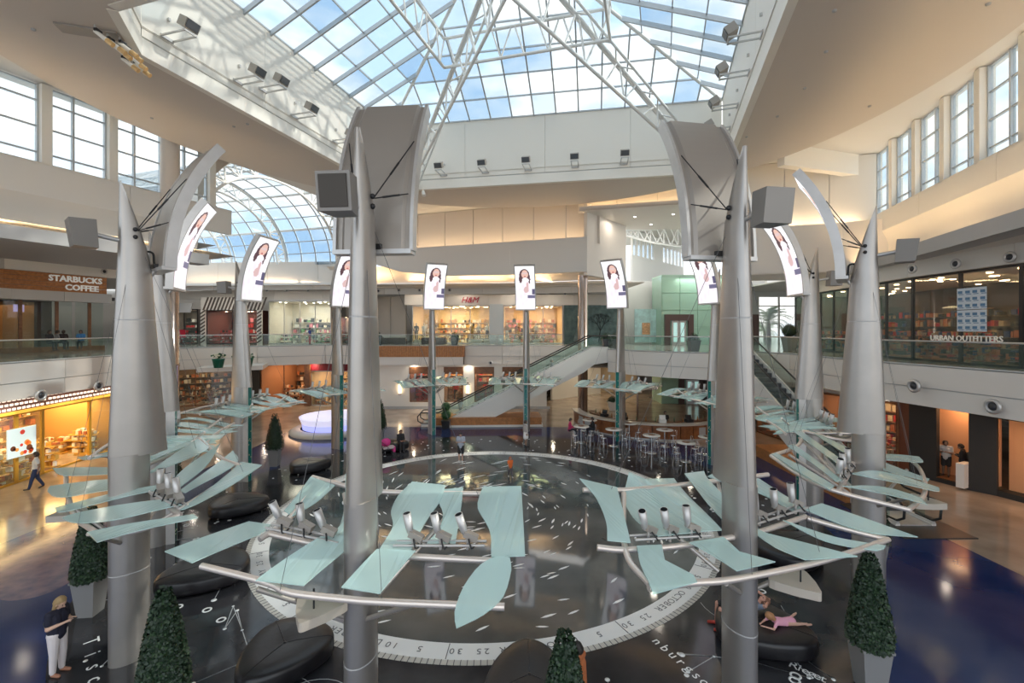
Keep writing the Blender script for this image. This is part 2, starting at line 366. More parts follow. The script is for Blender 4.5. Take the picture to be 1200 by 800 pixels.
# =================================================================== BIG SOFFIT with skylight opening
HS = 17.4
FL = Vector((-8.9, 32.9)); FR = Vector((13.4, 28.85)); NR = Vector((6.65, 8.5)); NLa = Vector((-12.4, 14.25)); NLb = Vector((-13.5, 16.5))
OP = [FL, FR, NR, NLa, NLb]
SCn = Vector((-.8, 19.3)); SR = 18.1
circ = [(SCn.x+SR*cos(2*pi*k/120), SCn.y+SR*sin(2*pi*k/120)) for k in range(120)]
hole = [(p.x, p.y) for p in OP]
tri = geometry.tessellate_polygon([[Vector((x, y, 0)) for x, y in circ], [Vector((x, y, 0)) for x, y in hole]])
ceiling = sempty('ceiling')
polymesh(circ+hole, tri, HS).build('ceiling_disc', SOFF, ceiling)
polymesh(circ+hole, tri, HS+1.0).build('ceiling_disc_top', PAINT, ceiling)
m = MB()
for a, b in zip(circ, circ[1:]+circ[:1]): m.quad((*a, HS), (*b, HS), (*b, HS+1.0), (*a, HS+1.0))
m.build('disc_edge', PAINT, ceiling)
# outer roof deck over clerestories and galleries, with the skylight opening
ROOF = 18.45
outer = [(-34, -8), (30, -8), (30, 1.5), (14.9, 1.5), (23.6, 29), (24, 31), (17.2, 33.2), (17.2, 42), (60, 42), (60, 60), (12, 60), (12, 43.0), (-2, 47.5), (-12, 48.5), (-14.46, 45.5), (-14.46, 43.3), (-19.3, 27.7)]
tri = geometry.tessellate_polygon([[Vector((x, y, 0)) for x, y in outer], [Vector((x, y, 0)) for x, y in hole]])
polymesh(outer+hole, tri, ROOF).build('roof_deck', PAINT, ceiling)
for nm, pl in (('low_roof', [(-75, -8), (-33.3, -8), (-18.5, 28.3), (-22, 30.5), (-32, 34.5), (-34.5, 45), (-34.5, 60), (-75, 60)]), ('low_roof', [(30, -8), (75, -8), (75, 60), (36, 60), (36, 33), (24, 31), (23.6, 29), (14.9, 1.5), (30, 1.5)])):
    polymesh(pl, geometry.tessellate_polygon([[Vector((x, y, 0)) for x, y in pl]]), 12.6).build(nm, PAINT, ceiling)
# little sprinkler heads on the soffit
sm = MB().lathe([(.001, -.05), (.06, -.05), (.07, 0)], 10).mesh('sprinkler', GREYP)
for x, y in ((978, 12), (968, 60), (943, 103), (1158, 4), (1019, 124), (911, 136), (875, 160), (868, 184), (178, 138), (290, 145), (274, 148), (39, 34)):
    p = at(x, y, 530*10/(385-y)); obj('sprinkler', sm, ceiling, (p.x, p.y, HS))
# walls of the skylight well
ZB = 22.1
names = ['wall_back', 'wall_right', 'wall_front', 'wall_corner', 'wall_left']
wells = {}
for i, nme in enumerate(names):
    a = OP[i]; b = OP[(i+1) % 5]; A, d, n, L = seg_frame(a, b)
    w_ = sempty(nme); wells[nme] = (A, d, n, L)
    o = n*.28 if True else n
    pr = lambda p0, p1, t0, t1, z0, z1, nm, mm: MB().prism([((p0+n*t0).x, (p0+n*t0).y), ((p1+n*t0).x, (p1+n*t0).y), ((p1+n*t1).x, (p1+n*t1).y), ((p0+n*t1).x, (p0+n*t1).y)], z0, z1).build(nm, mm, w_)
    pr(a, b, 0, .30, HS-.02, HS+.62, 'well_lip', WHITE)
    pr(a, b, .10, .30, HS+.62, HS+.70, 'well_groove', GREYP)
    k = max(1, round(L/5.6))
    for j in range(k):
        pr(A+d*(L*j/k+.008), A+d*(L*(j+1)/k-.008), .03, .30, HS+.70, ZB, 'well_panel', WHITE)

# =================================================================== SKYLIGHT (hipped glass roof on a tube frame)
sky = thing('glass_skylight', 'large hipped glass skylight over the atrium with grey rafters', 'skylight', (0, 21, ZB)); so3 = Vector((0, 21, ZB))
quadc = [Vector((-14.05, 14.75)), FL, FR, NR]   # square corners
QN = quadc[::-1]
cen = sum(quadc, Vector((0, 0)))/4
rs = random.Random(5)
apexh = 4.75; rows = 7
for si in range(4):
    a = quadc[si]; b = quadc[(si+1) % 4]; L = (b-a).length; d = (b-a)/L; n = Vector((d.y, -d.x))
    if (cen-a).dot(n) < 0: n = -n
    dep = (cen-a).dot(n)
    ncol = round(L/1.56); H = lambda t: t*apexh
    # trapezoid edges shrink to the centre
    ta = (cen-a).dot(d)/dep; tb = (L-(cen-a).dot(d))/dep
    def P(s, t, lift=0):
        q = a+d*s+n*(dep*t); return Vector((q.x, q.y, ZB+H(t)+lift))-so3
    for r in range(rows):
        t0 = r/rows; t1 = (r+1)/rows
        for c in range(ncol):
            s0 = L*c/ncol; s1 = L*(c+1)/ncol
            poly = [(s0, t0), (s1, t0), (s1, t1), (s0, t1)]
            def clip(poly, f):
                out = []
                for i in range(len(poly)):
                    p = poly[i]; q = poly[(i+1) % len(poly)]; fp = f(p); fq = f(q)
                    if fp >= 0: out.append(p)
                    if fp*fq < 0: k = fp/(fp-fq); out.append((p[0]+(q[0]-p[0])*k, p[1]+(q[1]-p[1])*k))
                return out
            poly = clip(poly, lambda p: p[0]-p[1]*dep*ta-.02)
            if len(poly) > 2: poly = clip(poly, lambda p: (L-p[1]*dep*tb)-p[0]-.02)
            if len(poly) < 3: continue
            me = MB().hexa([P(s, t) for s, t in poly], [P(s, t, .03) for s, t in poly])
            me.build('roof_pane', rs.choice((SKY1, SKY1, SKY2, SKY3) if r < 3 else (SKY1, SKY3, SKY3)), sky)
    for c in range(1, ncol):
        s = L*c/ncol; tm = min(1, s/(dep*ta), (L-s)/(dep*tb))
        A = P(s, 0, -.02); B = P(s, tm, -.02); w_ = .045; dd = Vector((d.x, d.y, 0))*w_; dn = Vector((0, 0, -.26 if si in (0, 2) else -.12))
        MB().hexa([A-dd, A+dd, A+dd+dn, A-dd+dn], [B-dd, B+dd, B+dd+dn, B-dd+dn]).build('rafter', RAFT, sky)
    for r in range(0, rows):
        t = r/rows; A = P(t*dep*ta, t, -.02); B = P(L-t*dep*tb, t, -.02); nn = Vector((n.x, n.y, 0))*.03; dn = Vector((0, 0, -.09))
        MB().hexa([A-nn, A+nn, A+nn+dn, A-nn+dn], [B-nn, B+nn, B+nn+dn, B-nn+dn]).build('purlin', RAFT, sky)
    MB().tube([P(0, 0, -.15), P(dep*ta, 1, -.15)], .10, 8).build('hip_beam', TRUSS, sky)
# tube trusses
tr = thing('skylight_truss', 'white tubular truss frame crossing under the glass skylight', 'truss', (0, 21, HS)); to = Vector((0, 21, HS))
def truss(a0, b0, a1, b1, r=.085, n=8, rw=.05, tri=False):
    a0, b0, a1, b1 = [Vector(p)-to for p in (a0, b0, a1, b1)]
    MB().tube([a0, b0], r, 8).build('truss_chord', TRUSS, tr); MB().tube([a1, b1], r, 8).build('truss_chord', TRUSS, tr)
    for i in range(n):
        p = a0.lerp(b0, (i+.15)/n); q = a1.lerp(b1, (i+.55)/n); s = a0.lerp(b0, (i+1)/n)
        MB().tube([p, q], rw, 6).build('truss_web', TRUSS, tr); 
        if i % 2 == 0: MB().tube([q, s], rw, 6).build('truss_web', TRUSS, tr)
UA = (-.2, 21.6, 26.3); LA = (-.2, 21.6, 23.4)
feet = [(-7.4, 32.2, HS+.05), (11.9, 28.2, HS+.05)]
for i, f in enumerate(feet):
    f = Vector(f); dx = (Vector((-.2, 21.6, 0))-Vector((f.x, f.y, 0))).normalized(); pr_ = Vector((-dx.y, dx.x, 0))*.55
    truss(f-dx*.25, UA, f+dx*.35, LA, .10, 10, .055)
    truss(f-dx*.1+pr_*1.2, Vector(UA)+pr_, f-dx*.1-pr_*.2, Vector(UA)-pr_*.3, .075, 9, .045)
    b = MB().box((f.x-to.x, f.y-to.y, .12), (1.2, 1.0, .24), atan2(dx.y, dx.x)).build('truss_foot', TRUSS, tr)
ring = [Vector((-3.9, 26, 0)), Vector((5.1, 23.5, 0)), Vector((2.6, 15.3, 0)), Vector((-6.4, 17.8, 0))]
for i in range(4):
    p = ring[i]; q = ring[(i+1) % 4]; up = Vector((0, 0, 24.05)); lo = Vector((0, 0, 22.4))
    truss(p+up, q+up, p+lo, q+lo, .085, 7, .05)
    for s in (1,):
        q2 = quadc[(i+1) % 4]

# =================================================================== CLERESTORY WALLS, COVES AND LIPS
def clerestory(tag_, origin, slope, z_sill, z_top, Zs, pierside, y0, y1, z_c, lipX, z_lip, z_lipb, z_soff, soffpts):
    """wall line X = origin + slope*Y ; Zs = Y of the piers"""
    X = lambda y: origin+slope*y
    d = Vector((slope, 1)).normalized(); n = Vector((-d.y, d.x))*pierside    # n points away from the atrium
    w_ = sempty('wall_clerestory_'+tag_)
    k = max(1, round((y1-y0)/5))
    for i in range(k):
        ya = y0+(y1-y0)*i/k+.012; yb = y0+(y1-y0)*(i+1)/k-.012
        MB().prism([(X(ya), ya), (X(yb), yb), (X(yb)+n.x*.3, yb+n.y*.3), (X(ya)+n.x*.3, ya+n.y*.3)], z_c, z_sill).build('sill_panel', PAINT, w_)
    MB().prism([(X(y0)+n.x*.0, y0), (X(y1), y1), (X(y1)+n.x*1.0, y1+n.y), (X(y0)+n.x*1.0, y0+n.y)], z_sill-.06, z_sill).build('window_sill', WHITE, w_)
    win = sempty('window_%d' % (1 if tag_ == 'right' else 2))
    ins = .45
    def pt(y, o): return (X(y)+n.x*o, y+n.y*o)
    for yy in Zs:
        MB().prism([pt(yy-.17, .1), pt(yy+.17, .1), pt(yy+.17, ins+.2), pt(yy-.17, ins+.2)], z_sill, z_top).build('pier', WHITE, win)
    for ya, yb in zip(Zs, Zs[1:]):
        mid = ya+.17+(yb-ya-.34)*.40
        for yy in (ya+.2, mid, yb-.2):
            MB().prism([pt(yy-.035, ins-.1), pt(yy+.035, ins-.1), pt(yy+.035, ins+.08), pt(yy-.035, ins+.08)], z_sill, z_top).build('mullion', RAFT, win)
        zz = z_sill+.55
        hs_ = [z_sill+.04]
        while zz < z_top: hs_.append(zz); zz += 1.16
        hs_.append(z_top-.04)
        for z in hs_:
            MB().prism([pt(ya+.17, ins-.06), pt(yb-.17, ins-.06), pt(yb-.17, ins+.06), pt(ya+.17, ins+.06)], z-.03, z+.03).build('glazing_bar', RAFT, win)
        for (p, q) in ((ya+.23, mid-.035), (mid+.035, yb-.23)):
            for za, zb in zip(hs_, hs_[1:]):
                MB().prism([pt(p, ins-.01), pt(q, ins-.01), pt(q, ins+.01), pt(p, ins+.01)], za+.03, zb-.03).build('glass_pane', SKY1, win)
    # curved cove between the sill wall and the lip
    cv = sempty('ceiling_cove_'+tag_)
    L = len(lipX)
    for (xa, ya, ta), (xb, yb, tb) in zip(lipX, lipX[1:]):
        # lip point (x,y) matches wall point at parameter t (a Y on the wall)
        vs = []; N = 7
        for (x, y, tt) in ((xa, ya, ta), (xb, yb, tb)):
            W = Vector((X(tt), tt)); Lp = Vector((x, y))
            for j in range(N+1):
                u = j/N; q = W.lerp(Lp, 1-cos(u*pi/2)*1.0) if False else W.lerp(Lp-(Lp-W)*.0, (1-cos(u*pi/2)))
                out = (W-Lp); bulge = -sin(u*pi)*.0
                zz = z_c+(z_lip-z_c)*sin(u*pi/2)
                vs.append((q.x+n.x*.55*sin(u*pi*.9), q.y+n.y*.55*sin(u*pi*.9), zz))
        e = .004
        fs = [(j, j+1, N+1+j+1, N+1+j) for j in range(N)]
        MB().add(vs, fs, 0, True).build('cove_panel', COVE, cv)
    for (xa, ya, ta), (xb, yb, tb) in zip(lipX, lipX[1:]):
        a = Vector((xa, ya)); b = Vector((xb, yb)); dd = (b-a).normalized(); nn = Vector((-dd.y, dd.x))*pierside
        MB().prism([tuple(a-nn*.35), tuple(b-nn*.35), tuple(b-nn*.25), tuple(a-nn*.25)], z_lipb, z_lip+.10).build('lip_board', GREYP, cv)
        MB().prism([tuple(a-nn*.30), tuple(b-nn*.30), tuple(b+nn*.6), tuple(a+nn*.6)], z_lipb, z_lipb+.05).build('lip_base', GREYP, cv)
        MB().prism([tuple(a-nn*.05), tuple(b-nn*.05), tuple(b+nn*.05), tuple(a+nn*.05)], z_lip-.25, z_lip-.20).build('cove_lamp', mat('cove lamp', (1, .72, .40), .5, emit=22), cv)
    tri = geometry.tessellate_polygon([[Vector((x, y, 0)) for x, y in soffpts]])
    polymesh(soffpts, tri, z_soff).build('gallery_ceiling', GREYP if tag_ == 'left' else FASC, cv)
    return cv
lipR = []
for yy in [4+i*3.05 for i in range(9)]:
    lx = 12.74+.3063*yy; lipR.append((lx, yy, yy+1.0))
Zr = [26.4+2.38, 26.4]+[26.4-2.38*i for i in range(1, 11)]; Zr = sorted(Zr)
clerestory('right', 13.47, .321, 14.4, 18.4, Zr, -1, 2, 28.6, 13.25, lipR, 11.3, 10.78, 10.80,
           [(lipR[0][0], lipR[0][1]), (lipR[-1][0], lipR[-1][1]), (22.6, 33), (30, 33), (30, 0), (14, 0)])
lipL = []
for yy in [3+i*3.3 for i in range(8)]:
    lx = -20.9+(yy-18.5)*.9811*0+(-.0)+(yy-18.5)*.42; lipL.append((lx, yy, yy+.6))
Zl = sorted([20.37+2.33*i for i in range(-7, 4)])
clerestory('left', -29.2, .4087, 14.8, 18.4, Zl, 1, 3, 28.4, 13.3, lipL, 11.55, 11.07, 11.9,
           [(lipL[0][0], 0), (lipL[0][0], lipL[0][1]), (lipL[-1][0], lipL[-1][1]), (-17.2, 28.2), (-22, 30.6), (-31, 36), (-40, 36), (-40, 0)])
# soft warm light of the coves (real lamps in the trough)
for (x, y, t) in lipR[2::2]+lipL[2::2]:
    s = 1 if x > 0 else -1
    area('cove_light', (x+s*.1, y, (11.25 if x > 0 else 11.5)), .25, 26, (1, .70, .38), (s*.35, 0, 1), 6.2, (.35, 1, 0))

# big round columns (polished bronze below, painted above)
def bigcol(label, x, y, r, zt, zp):
    t = thing('round_column', label, 'column', (x, y, 0))
    MB().lathe([(r*.97, 0), (r*.97, 5.3), (r*1.02, 5.32), (r*1.02, 5.5), (r*.97, 5.52), (r*.97, zp)], 28).build('bronze_shaft', BRONZE, t)
    if zt > zp: MB().lathe([(r, zp), (r*1.04, zp), (r*1.04, zt)], 28).build('painted_shaft', SOFF, t)
    MB().lathe([(r*1.12, 0), (r*1.12, .25), (r*.97, .27)], 28).build('column_base', STEEL, t)
bigcol('tall round column behind the left mast rising past the clerestory windows', -18.9, 25, .43, 18.4, 11.2)
bigcol('polished bronze column at the top of the white escalator', 6.0, 38.3, .42, 11.9, 11.9)

# =================================================================== BACK WALLS (on the building grid)
u_ = Vector((.296, .955)); v_ = Vector((.955, -.296))
def pline(z0, z1, a, b, th, name, m, par, plen=50, gap=.012): wall_strip(par, name, [a, b], z0, z1, th, m, plen, gap)
wb = sempty('wall_back_gallery')
PF = [(-14.2, 43.8, 13.9), (-10.5, 42.5, 12.75), (-6.0, 41.0, 12.2), (-.2, 39.0, 12.05), (6.1, 36.8, 12.05)]
for (xa, ya, za), (xb, yb, zb) in zip(PF, PF[1:]):      # big plain board with an upswept left end
    MB().hexa([(xa+.002, ya, za), (xb-.002, yb, zb), (xb-.002, yb, 14.9), (xa+.002, ya, 14.9)], [(xa+.002, ya+.25, za), (xb-.002, yb+.25, zb), (xb-.002, yb+.25, 14.9), (xa+.002, ya+.25, 14.9)]).build('fascia_board', FASC, wb)
wall_strip(wb, 'upper_wall_panel', [(-14.6, 45.6), (7.4, 38.0)], 14.6, 18.4, .3, SOFF, 2.75, .03)
wall_strip(wb, 'cove_shelf', [(-14.2, 44.0), (6.1, 37.0)], 14.62, 14.70, 1.5, PAINT, 60)
for k in range(4):
    p = Vector((-14.2, 44.6)).lerp(Vector((6.1, 37.6)), (k+.5)/4); area('cove_light', (p.x, p.y, 14.80), .2, 42, (1, .72, .42), (.05, .15, 1), 5.2, (.955, -.33, 0))
MB().prism([(6.1, 36.8), (10.6, 42.0), (10.3, 42.2), (5.9, 37.1)], 11.77, 18.4).build('box_return', FASC, wb)
MB().prism([(-14.2, 43.8), (6.1, 36.8), (10.6, 42.0), (10.6, 44), (-14, 47.6)], 11.70, 11.77).build('board_underside', PAINT, wb) if False else None
# lit curved cove under the board, lip with cameras, shop head wall
lipC = [(-17.9, 45.2), (-14.4, 45.4), (-8, 45.2), (-3, 44.8), (2, 44.2), (6.2, 42.8), (9.4, 42.6)]
cv = sempty('ceiling_cove_back')
for a, b in zip(lipC, lipC[1:]):
    vs = []
    for (x, y) in (a, b):
        for j in range(7):
            uu = j/6; vs.append((x, y-1.6*(1-uu)+.5*sin(pi*uu), 13.4-(13.4-11.95)*uu**1.4))
    MB().add(vs, [(j, j+1, 8+j, 7+j) for j in range(6)], 0, True).build('cove_panel', COVE, cv)
    MB().prism([a, b, (b[0], b[1]+.12), (a[0], a[1]+.12)], 11.55, 11.92).build('lip_board', FASC, cv)
    MB().prism([a, b, (b[0], b[1]+3.2), (a[0], a[1]+3.2)], 11.50, 11.56).build('lip_base', PAINT, cv)
for (x, y) in lipC[1:5]:
    area('cove_light', (x, y-.35, 12.0), .2, 75, (1, .70, .38), (0, -.5, 1), 4.6, (1, -.15, 0))
wall_strip(cv, 'camera_band', [(-18, 46.0), (-8, 46.1), (2, 45.3), (9.6, 43.0)], 10.9, 11.55, .2, PAINT, 5)
# back-left gallery wall band under the vault
bl = sempty('wall_back_left')
wall_strip(bl, 'band_panel', [(-34.5, 45.5), (-14.0, 44.2)], 11.9, 14.0, .3, COVE, 5.2)
wall_strip(bl, 'lip_board', [(-34.5, 45.0), (-14.4, 43.7)], 11.2, 11.9, .3, PAINT, 5.2)
wall_strip(bl, 'head_board', [(-34.5, 46.6), (-14.4, 46.4)], 10.4, 11.3, .3, PAINT, 5.2)
for k in range(3): area('cove_light', (-30+k*6, 44.6, 11.95), .2, 30, (1, .75, .5), (0, .3, 1), 5.6, (1, 0, 0))
# gallery ceiling behind centre
MB().prism([(-34, 44.5), (12, 41.0), (12, 60), (-34, 60)], 11.58, 11.66).build('ceiling_gallery', FASC, kind='structure')
# flat soffit right of centre, with the warm lit recess above
sf = sempty('ceiling_soffit_right')
MB().prism([(5.4, 36.4), (17.6, 33.2), (17.6, 43.2), (10.6, 43.4), (10.6, 42.0)], 16.9, 17.0).build('soffit_plate', FASC, sf)
wall_strip(sf, 'lit_recess_panel', [(5.5, 37.6), (17.6, 34.3)], 17.0, 18.45, .2, COVE, 3.2)
wall_strip(sf, 'soffit_edge', [(5.4, 36.4), (17.6, 33.2)], 16.86, 17.22, .1, FASC, 30)
for k in range(3): area('cove_light', (7.5+k*3.8, 36.75-k*1.05, 17.1), .2, 20, (1, .70, .38), (.1, .3, 1), 3.7, (1, -.27, 0))
dl = MB().lathe([(.001, -.01), (.09, -.01), (.11, .01)], 12).mesh('downlight', COOL)
for x, y in ((744, 254), (763, 263), (789, 251), (801, 259), (801, 251)):
    p = at(x, y, 530*9.5/(385-y)); obj('downlight', dl, sf, (p.x, p.y, 16.89))
# back-right wall, its white beam and the lower board
br = sempty('wall_back_right')
wall_strip(br, 'upper_wall_panel', [(15.6, 30.7), (22.9, 28.4)], 13.9, 18.4, .3, PAINT, 2.5, .03)
wall_strip(br, 'fascia_board', [(15.7, 29.7), (20.6, 28.2), (23.2, 26.4)], 11.0, 14.0, .3, FASC, 9)
MB().prism([(15.7, 29.7), (15.9, 30.0), (16.6, 33.5), (16.3, 33.5)], 11.0, 14.0).build('board_return', FASC, br)
MB().prism([(15.7, 29.8), (20.6, 28.3), (23.2, 26.5), (24, 33), (16.6, 33.5)], 10.94, 11.0).build('board_base', COVE, br)
wall_strip(br, 'white_beam', [(16.2, 26.9), (23.0, 29.0)], 17.15, 18.45, .5, WHITE, 20)
MB().prism([(22.9, 28.6), (23.15, 28.6), (23.15, 28.9), (22.9, 28.9)], 14.4, 18.4).build('dark_post', GREYP, br)
for k in range(2): area('cove_light', (17.5+k*3, 29.7-k*.95, 14.1), .2, 22, (1, .72, .42), (.05, .2, 1), 3, (1, -.31, 0))
down_lamps([(17.5, 31), (20, 30.6), (22, 30.2)], 10.9, 14, (1, .70, .38))

# =================================================================== GLASS VAULT at the back left
va = thing('glass_vault', 'barrel vaulted glass roof with white arched trusses at the back left', 'vault', (-18.8, 36, 13.7)); vo = Vector((-18.8, 36, 13.7))
axis = Vector((-.955, .296, 0)); across = Vector((.296, .955, 0)); VR = 8.0; VH = 6.6
def vp(k, th, dr=0): return axis*k+across*((VR+dr)*-cos(th))+Vector((0, 0, (VH+dr)*sin(th)))
NA = 18
for k in range(0, 13):
    k0 = -.5+k*1.7
    for j in range(NA):
        a0 = pi*j/NA; a1 = pi*(j+1)/NA
        q = [vp(k0+.04, a0), vp(k0+1.66, a0), vp(k0+1.66, a1), vp(k0+.04, a1)]
        mm = (SKY2 if j in (0, 1, 2, 15, 16, 17) else (SKY1, SKY3, SKY1)[(j+k) % 3])
        MB().hexa(q, [p+(p-axis*p.dot(axis)).normalized()*.03 for p in q]).build('vault_pane', mm, va)
        if j == 0 or j == NA-1: pass
    MB().tube([vp(k0, pi*i/28, -.1) for i in range(29)], .07, 6).build('vault_rib', RAFT, va)
for j in range(1, NA):
    MB().tube([vp(-.5, pi*j/NA, -.06), vp(20, pi*j/NA, -.06)], .05 if j % 3 else .11, 6).build('vault_purlin', RAFT if j % 3 else TRUSS, va)
for k in (-.4, 6.5, 13.5):
    for dr in (-.15, -1.25): MB().tube([vp(k, pi*i/28, dr) for i in range(29)], .11, 8).build('arch_chord', TRUSS, va)
    for i in range(0, 28):
        a = pi*i/28; b = pi*(i+1)/28
        MB().tube([vp(k, a, -1.25 if i % 2 else -.15), vp(k, b, -.15 if i % 2 else -1.25)], .06, 6).build('arch_web', TRUSS, va)
        if i % 2 == 0: MB().tube([vp(k, b, -.15), vp(k, b, -1.25)], .05, 6).build('arch_web', TRUSS, va)

m = MB(); N_ = 28      # painted lining of the vault mouth and the gable above it
vs = [vp(k, pi*i/N_, .12) for k in (-2.1, -.5) for i in range(N_+1)]
m.add(vs, [(i, i+1, N_+2+i, N_+1+i) for i in range(N_)], 0, True); m.build('mouth_lining', SOFF, va)
m = MB()
for i in range(N_):
    a, b = vp(-2.1, pi*i/N_, .12), vp(-2.1, pi*(i+1)/N_, .12); m.quad(a, b, Vector((b.x, b.y, 7.6)), Vector((a.x, a.y, 7.6)))
m.build('mouth_gable', SOFF, va)
# =================================================================== SHOPS
GOODS = [mat('goods '+n, c, .6) for n, c in (('cream', (.75, .68, .55)), ('rust', (.45, .14, .05)), ('red', (.55, .03, .03)), ('mustard', (.6, .36, .08)), ('navy', (.04, .06, .16)), ('black', (.03, .03, .03)), ('white', (.8, .8, .78)), ('tan', (.4, .25, .14)), ('pink', (.7, .25, .3)), ('green', (.12, .28, .12)))]
def shop(label, p0, p1, z0, z1, depth, wall=(.6, .5, .38), framem=BLACK, bays=3, goods=(0, 1, 3, 6, 7), light=(1, .78, .5), power=150, lamps=10, glass=True, dens=1.0, shelf=True, seed=1, group=None, floorm=None, fw=.06, side=1, ends=(1, 1)):
    """a lit shop bay behind a glazed front from p0 to p1 (seen left to right from the atrium)"""
    rr = random.Random(seed); a, d, n, L = seg_frame(p0, p1); h = z1-z0; n = n*side
    t = thing('shop_unit', label, 'shop', (p0[0], p0[1], z0), atan2(d.y, d.x), group); s = side
    wm = mat('shop wall %.2f %.2f %.2f' % wall, wall, .7)
    MB().box((L/2, s*depth, h/2), (L, .1, h)).build('back_wall', wm, t)
    for x in [q for q, e_ in ((0.02, ends[0]), (L-.02, ends[1])) if e_]: MB().box((x, s*depth/2, h/2), (.06, depth, h)).build('side_wall', wm, t)
    MB().box((L/2, s*depth/2, h-.03), (L, depth, .05)).build('shop_ceiling', PAINT, t)
    MB().box((L/2, s*depth/2, .012), (L, depth, .02)).build('shop_floor', floorm or CB, t)
    for i in range(bays+1): MB().box((L*i/bays, 0, h/2), (fw, .1, h)).build('mullion', framem, t)
    for z in (.05, h-.05): MB().box((L/2, 0, z), (L, .1, .1)).build('frame_rail', framem, t)
    if glass:
        for i in range(bays): MB().box((L*(i+.5)/bays, 0, h/2), (L/bays-fw, .02, h-.2)).build('glass_pane', GLS, t)
    lm = mat('shop lamp %.2f' % light[2], light, .5, emit=9)
    m = MB()
    for i in range(lamps): m.lathe([(.001, 0), (.11, 0), (.12, .04)], 8, (rr.uniform(.4, L-.4), s*rr.uniform(.5, depth-.5), h-.1))
    m.build('ceiling_lamps', lm, t, kind='stuff')
    q = area('shop_light', (0, 0, 0), min(L, 5)*.7, power, light, (0, 0, -1), depth*.6); q.parent = t; q.location = (L/2, s*depth*.45, h-.15)
    if shelf:
        for z in (.5, 1.1, 1.7, 2.3):
            if z < h-.6: MB().box((L/2, s*(depth-.3), z), (L-.3, .45, .04)).build('shelf', wm, t)
        m = MB()
        for z in (.0, .52, 1.12, 1.72, 2.32):
            if z > h-.7: continue
            x = .3
            while x < L-.4:
                w_ = rr.uniform(.12, .4); hh = rr.uniform(.18, .46)
                if rr.random() < .85: m.box((x+w_/2, s*(depth-.3), z+hh/2+.02), (w_*.9, .3, hh), 0, rr.randrange(len(goods)))
                x += w_+.04
        for i in range(int(L*1.7*dens)):
            x = rr.uniform(.4, L-.4); y = s*(rr.uniform(.35, depth*.75)); rz_ = rr.choice((0, 0, pi/2, rr.uniform(0, 3))); tall = rr.random() < .4
            W_, D_ = rr.uniform(.5, 1.1), rr.uniform(.3, .5)
            m.box((x, y, .06), (W_, D_, .12), rz_, rr.randrange(len(goods)))
            ca, sa = cos(rz_), sin(rz_)
            for z in ((.15, .5, .85, 1.2) if tall else (.35, .75)):
                m.box((x, y, z), (W_, D_, .03), rz_, 0)
                for k in range(6):
                    u1 = (k-2.5)/6*W_; v1 = rr.uniform(-.1, .1); m.box((x+u1*ca-v1*sa, y+u1*sa+v1*ca, z+.02+.1), (W_/7, rr.uniform(.1, .22), rr.uniform(.1, .28)), rz_, rr.randrange(len(goods)))
        m.build('merchandise', [GOODS[g] for g in goods], t, kind='stuff')
    return t
def mannequin(label, loc, rz, top, low, group=None, h=1.8):
    t = thing('mannequin', label, 'mannequin', loc, rz, group)
    sk = mat('mannequin skin', (.75, .68, .6), .4)
    m = MB(); m.ball((0, 0, 1.68), .1, 10, sc=(.9, .8, 1.15)); m.cyl((0, 0, 1.5), (0, 0, 1.62), .05); m.build('head', sk, t)
    m = MB(); m.lathe([(.05, 1.53), (.17, 1.45), (.19, 1.3), (.14, 1.1), (.17, .95)], 12, sy=.6)
    for s in (-1, 1): m.tube([(s*.19, 0, 1.43), (s*.25, .02, 1.15), (s*.22, .1, .92)], [.055, .045, .035], 8)
    m.build('top', top, t)
    m = MB(); m.lathe([(.17, .98), (.19, .85), (.1, .8)], 12, sy=.7)
    for s in (-1, 1): m.tube([(s*.09, 0, .85), (s*.1, .02, .48), (s*.11, 0, .05)], [.09, .065, .05], 8)
    m.build('legs', low, t); MB().box((0, 0, .02), (.4, .3, .03)).build('stand', STEEL, t)
    return t
# ---- centre back, upper gallery: long store with red letters
hm = shop('bright store with mannequins under the red letter sign, left window', (-10.6, 48.2), (-2.4, 48.2), ZU, 9.9, 6, (.72, .56, .36), STEEL, 4, (0, 3, 1, 5, 6, 7), (1, .72, .42), 420, 24, seed=3)
shop('bright store window right of the pale pillar beside the red letter sign', (-.9, 48.2), (5.4, 48.2), ZU, 9.9, 6, (.70, .52, .34), STEEL, 3, (0, 1, 7, 5, 8), (1, .70, .40), 330, 16, seed=4)
pf = sempty('wall_store_front')
wall_strip(pf, 'head_panel', [(-11.4, 47.9), (11, 47.9)], 9.9, 11.0, .3, FASC, 4.5)
MB().box((-1.65, 48.1, 7.9), (1.4, .5, 4.2)).build('pillar', mat('pale blue grey panel', (.62, .66, .68), .4), pf)
text('H&M', pf, frame((-4.5, 47.85, 10.42), (1, 0, 0)), .85, mat('sign red', (.50, .01, .04), .4), 'red_sign_lettering', .05, shear=.35)
cl = [GOODS[5], GOODS[6], GOODS[3], GOODS[0], GOODS[6], GOODS[7], GOODS[1], GOODS[0]]
for i, (x, lab) in enumerate(((488, 'in black at the far left of the bright store window'), (497, 'in white beside the one in black'), (553, 'in cream near the middle of the bright store window'), (561, 'in yellow trousers in the bright store window'), (571, 'in white left of the pale pillar'), (594, 'in brown just right of the pale pillar'), (606, 'in rust in the right store window'), (628, 'in cream in front of the right store window'))):
    mannequin('mannequin dressed '+lab, ((x-600)/530*49.2, 49.2, ZU+.05), pi, cl[i], (GOODS[5], GOODS[6], GOODS[3], GOODS[7])[i % 4])
    mp_ = bpy.context.scene.collection.objects[-1].parent; mp_.location = ((x-600)/530*48.75, 48.75, ZU+.42); MB().box((0, 0, -.19), (.75, .6, .38)).build('plinth', PAINT, mp_)
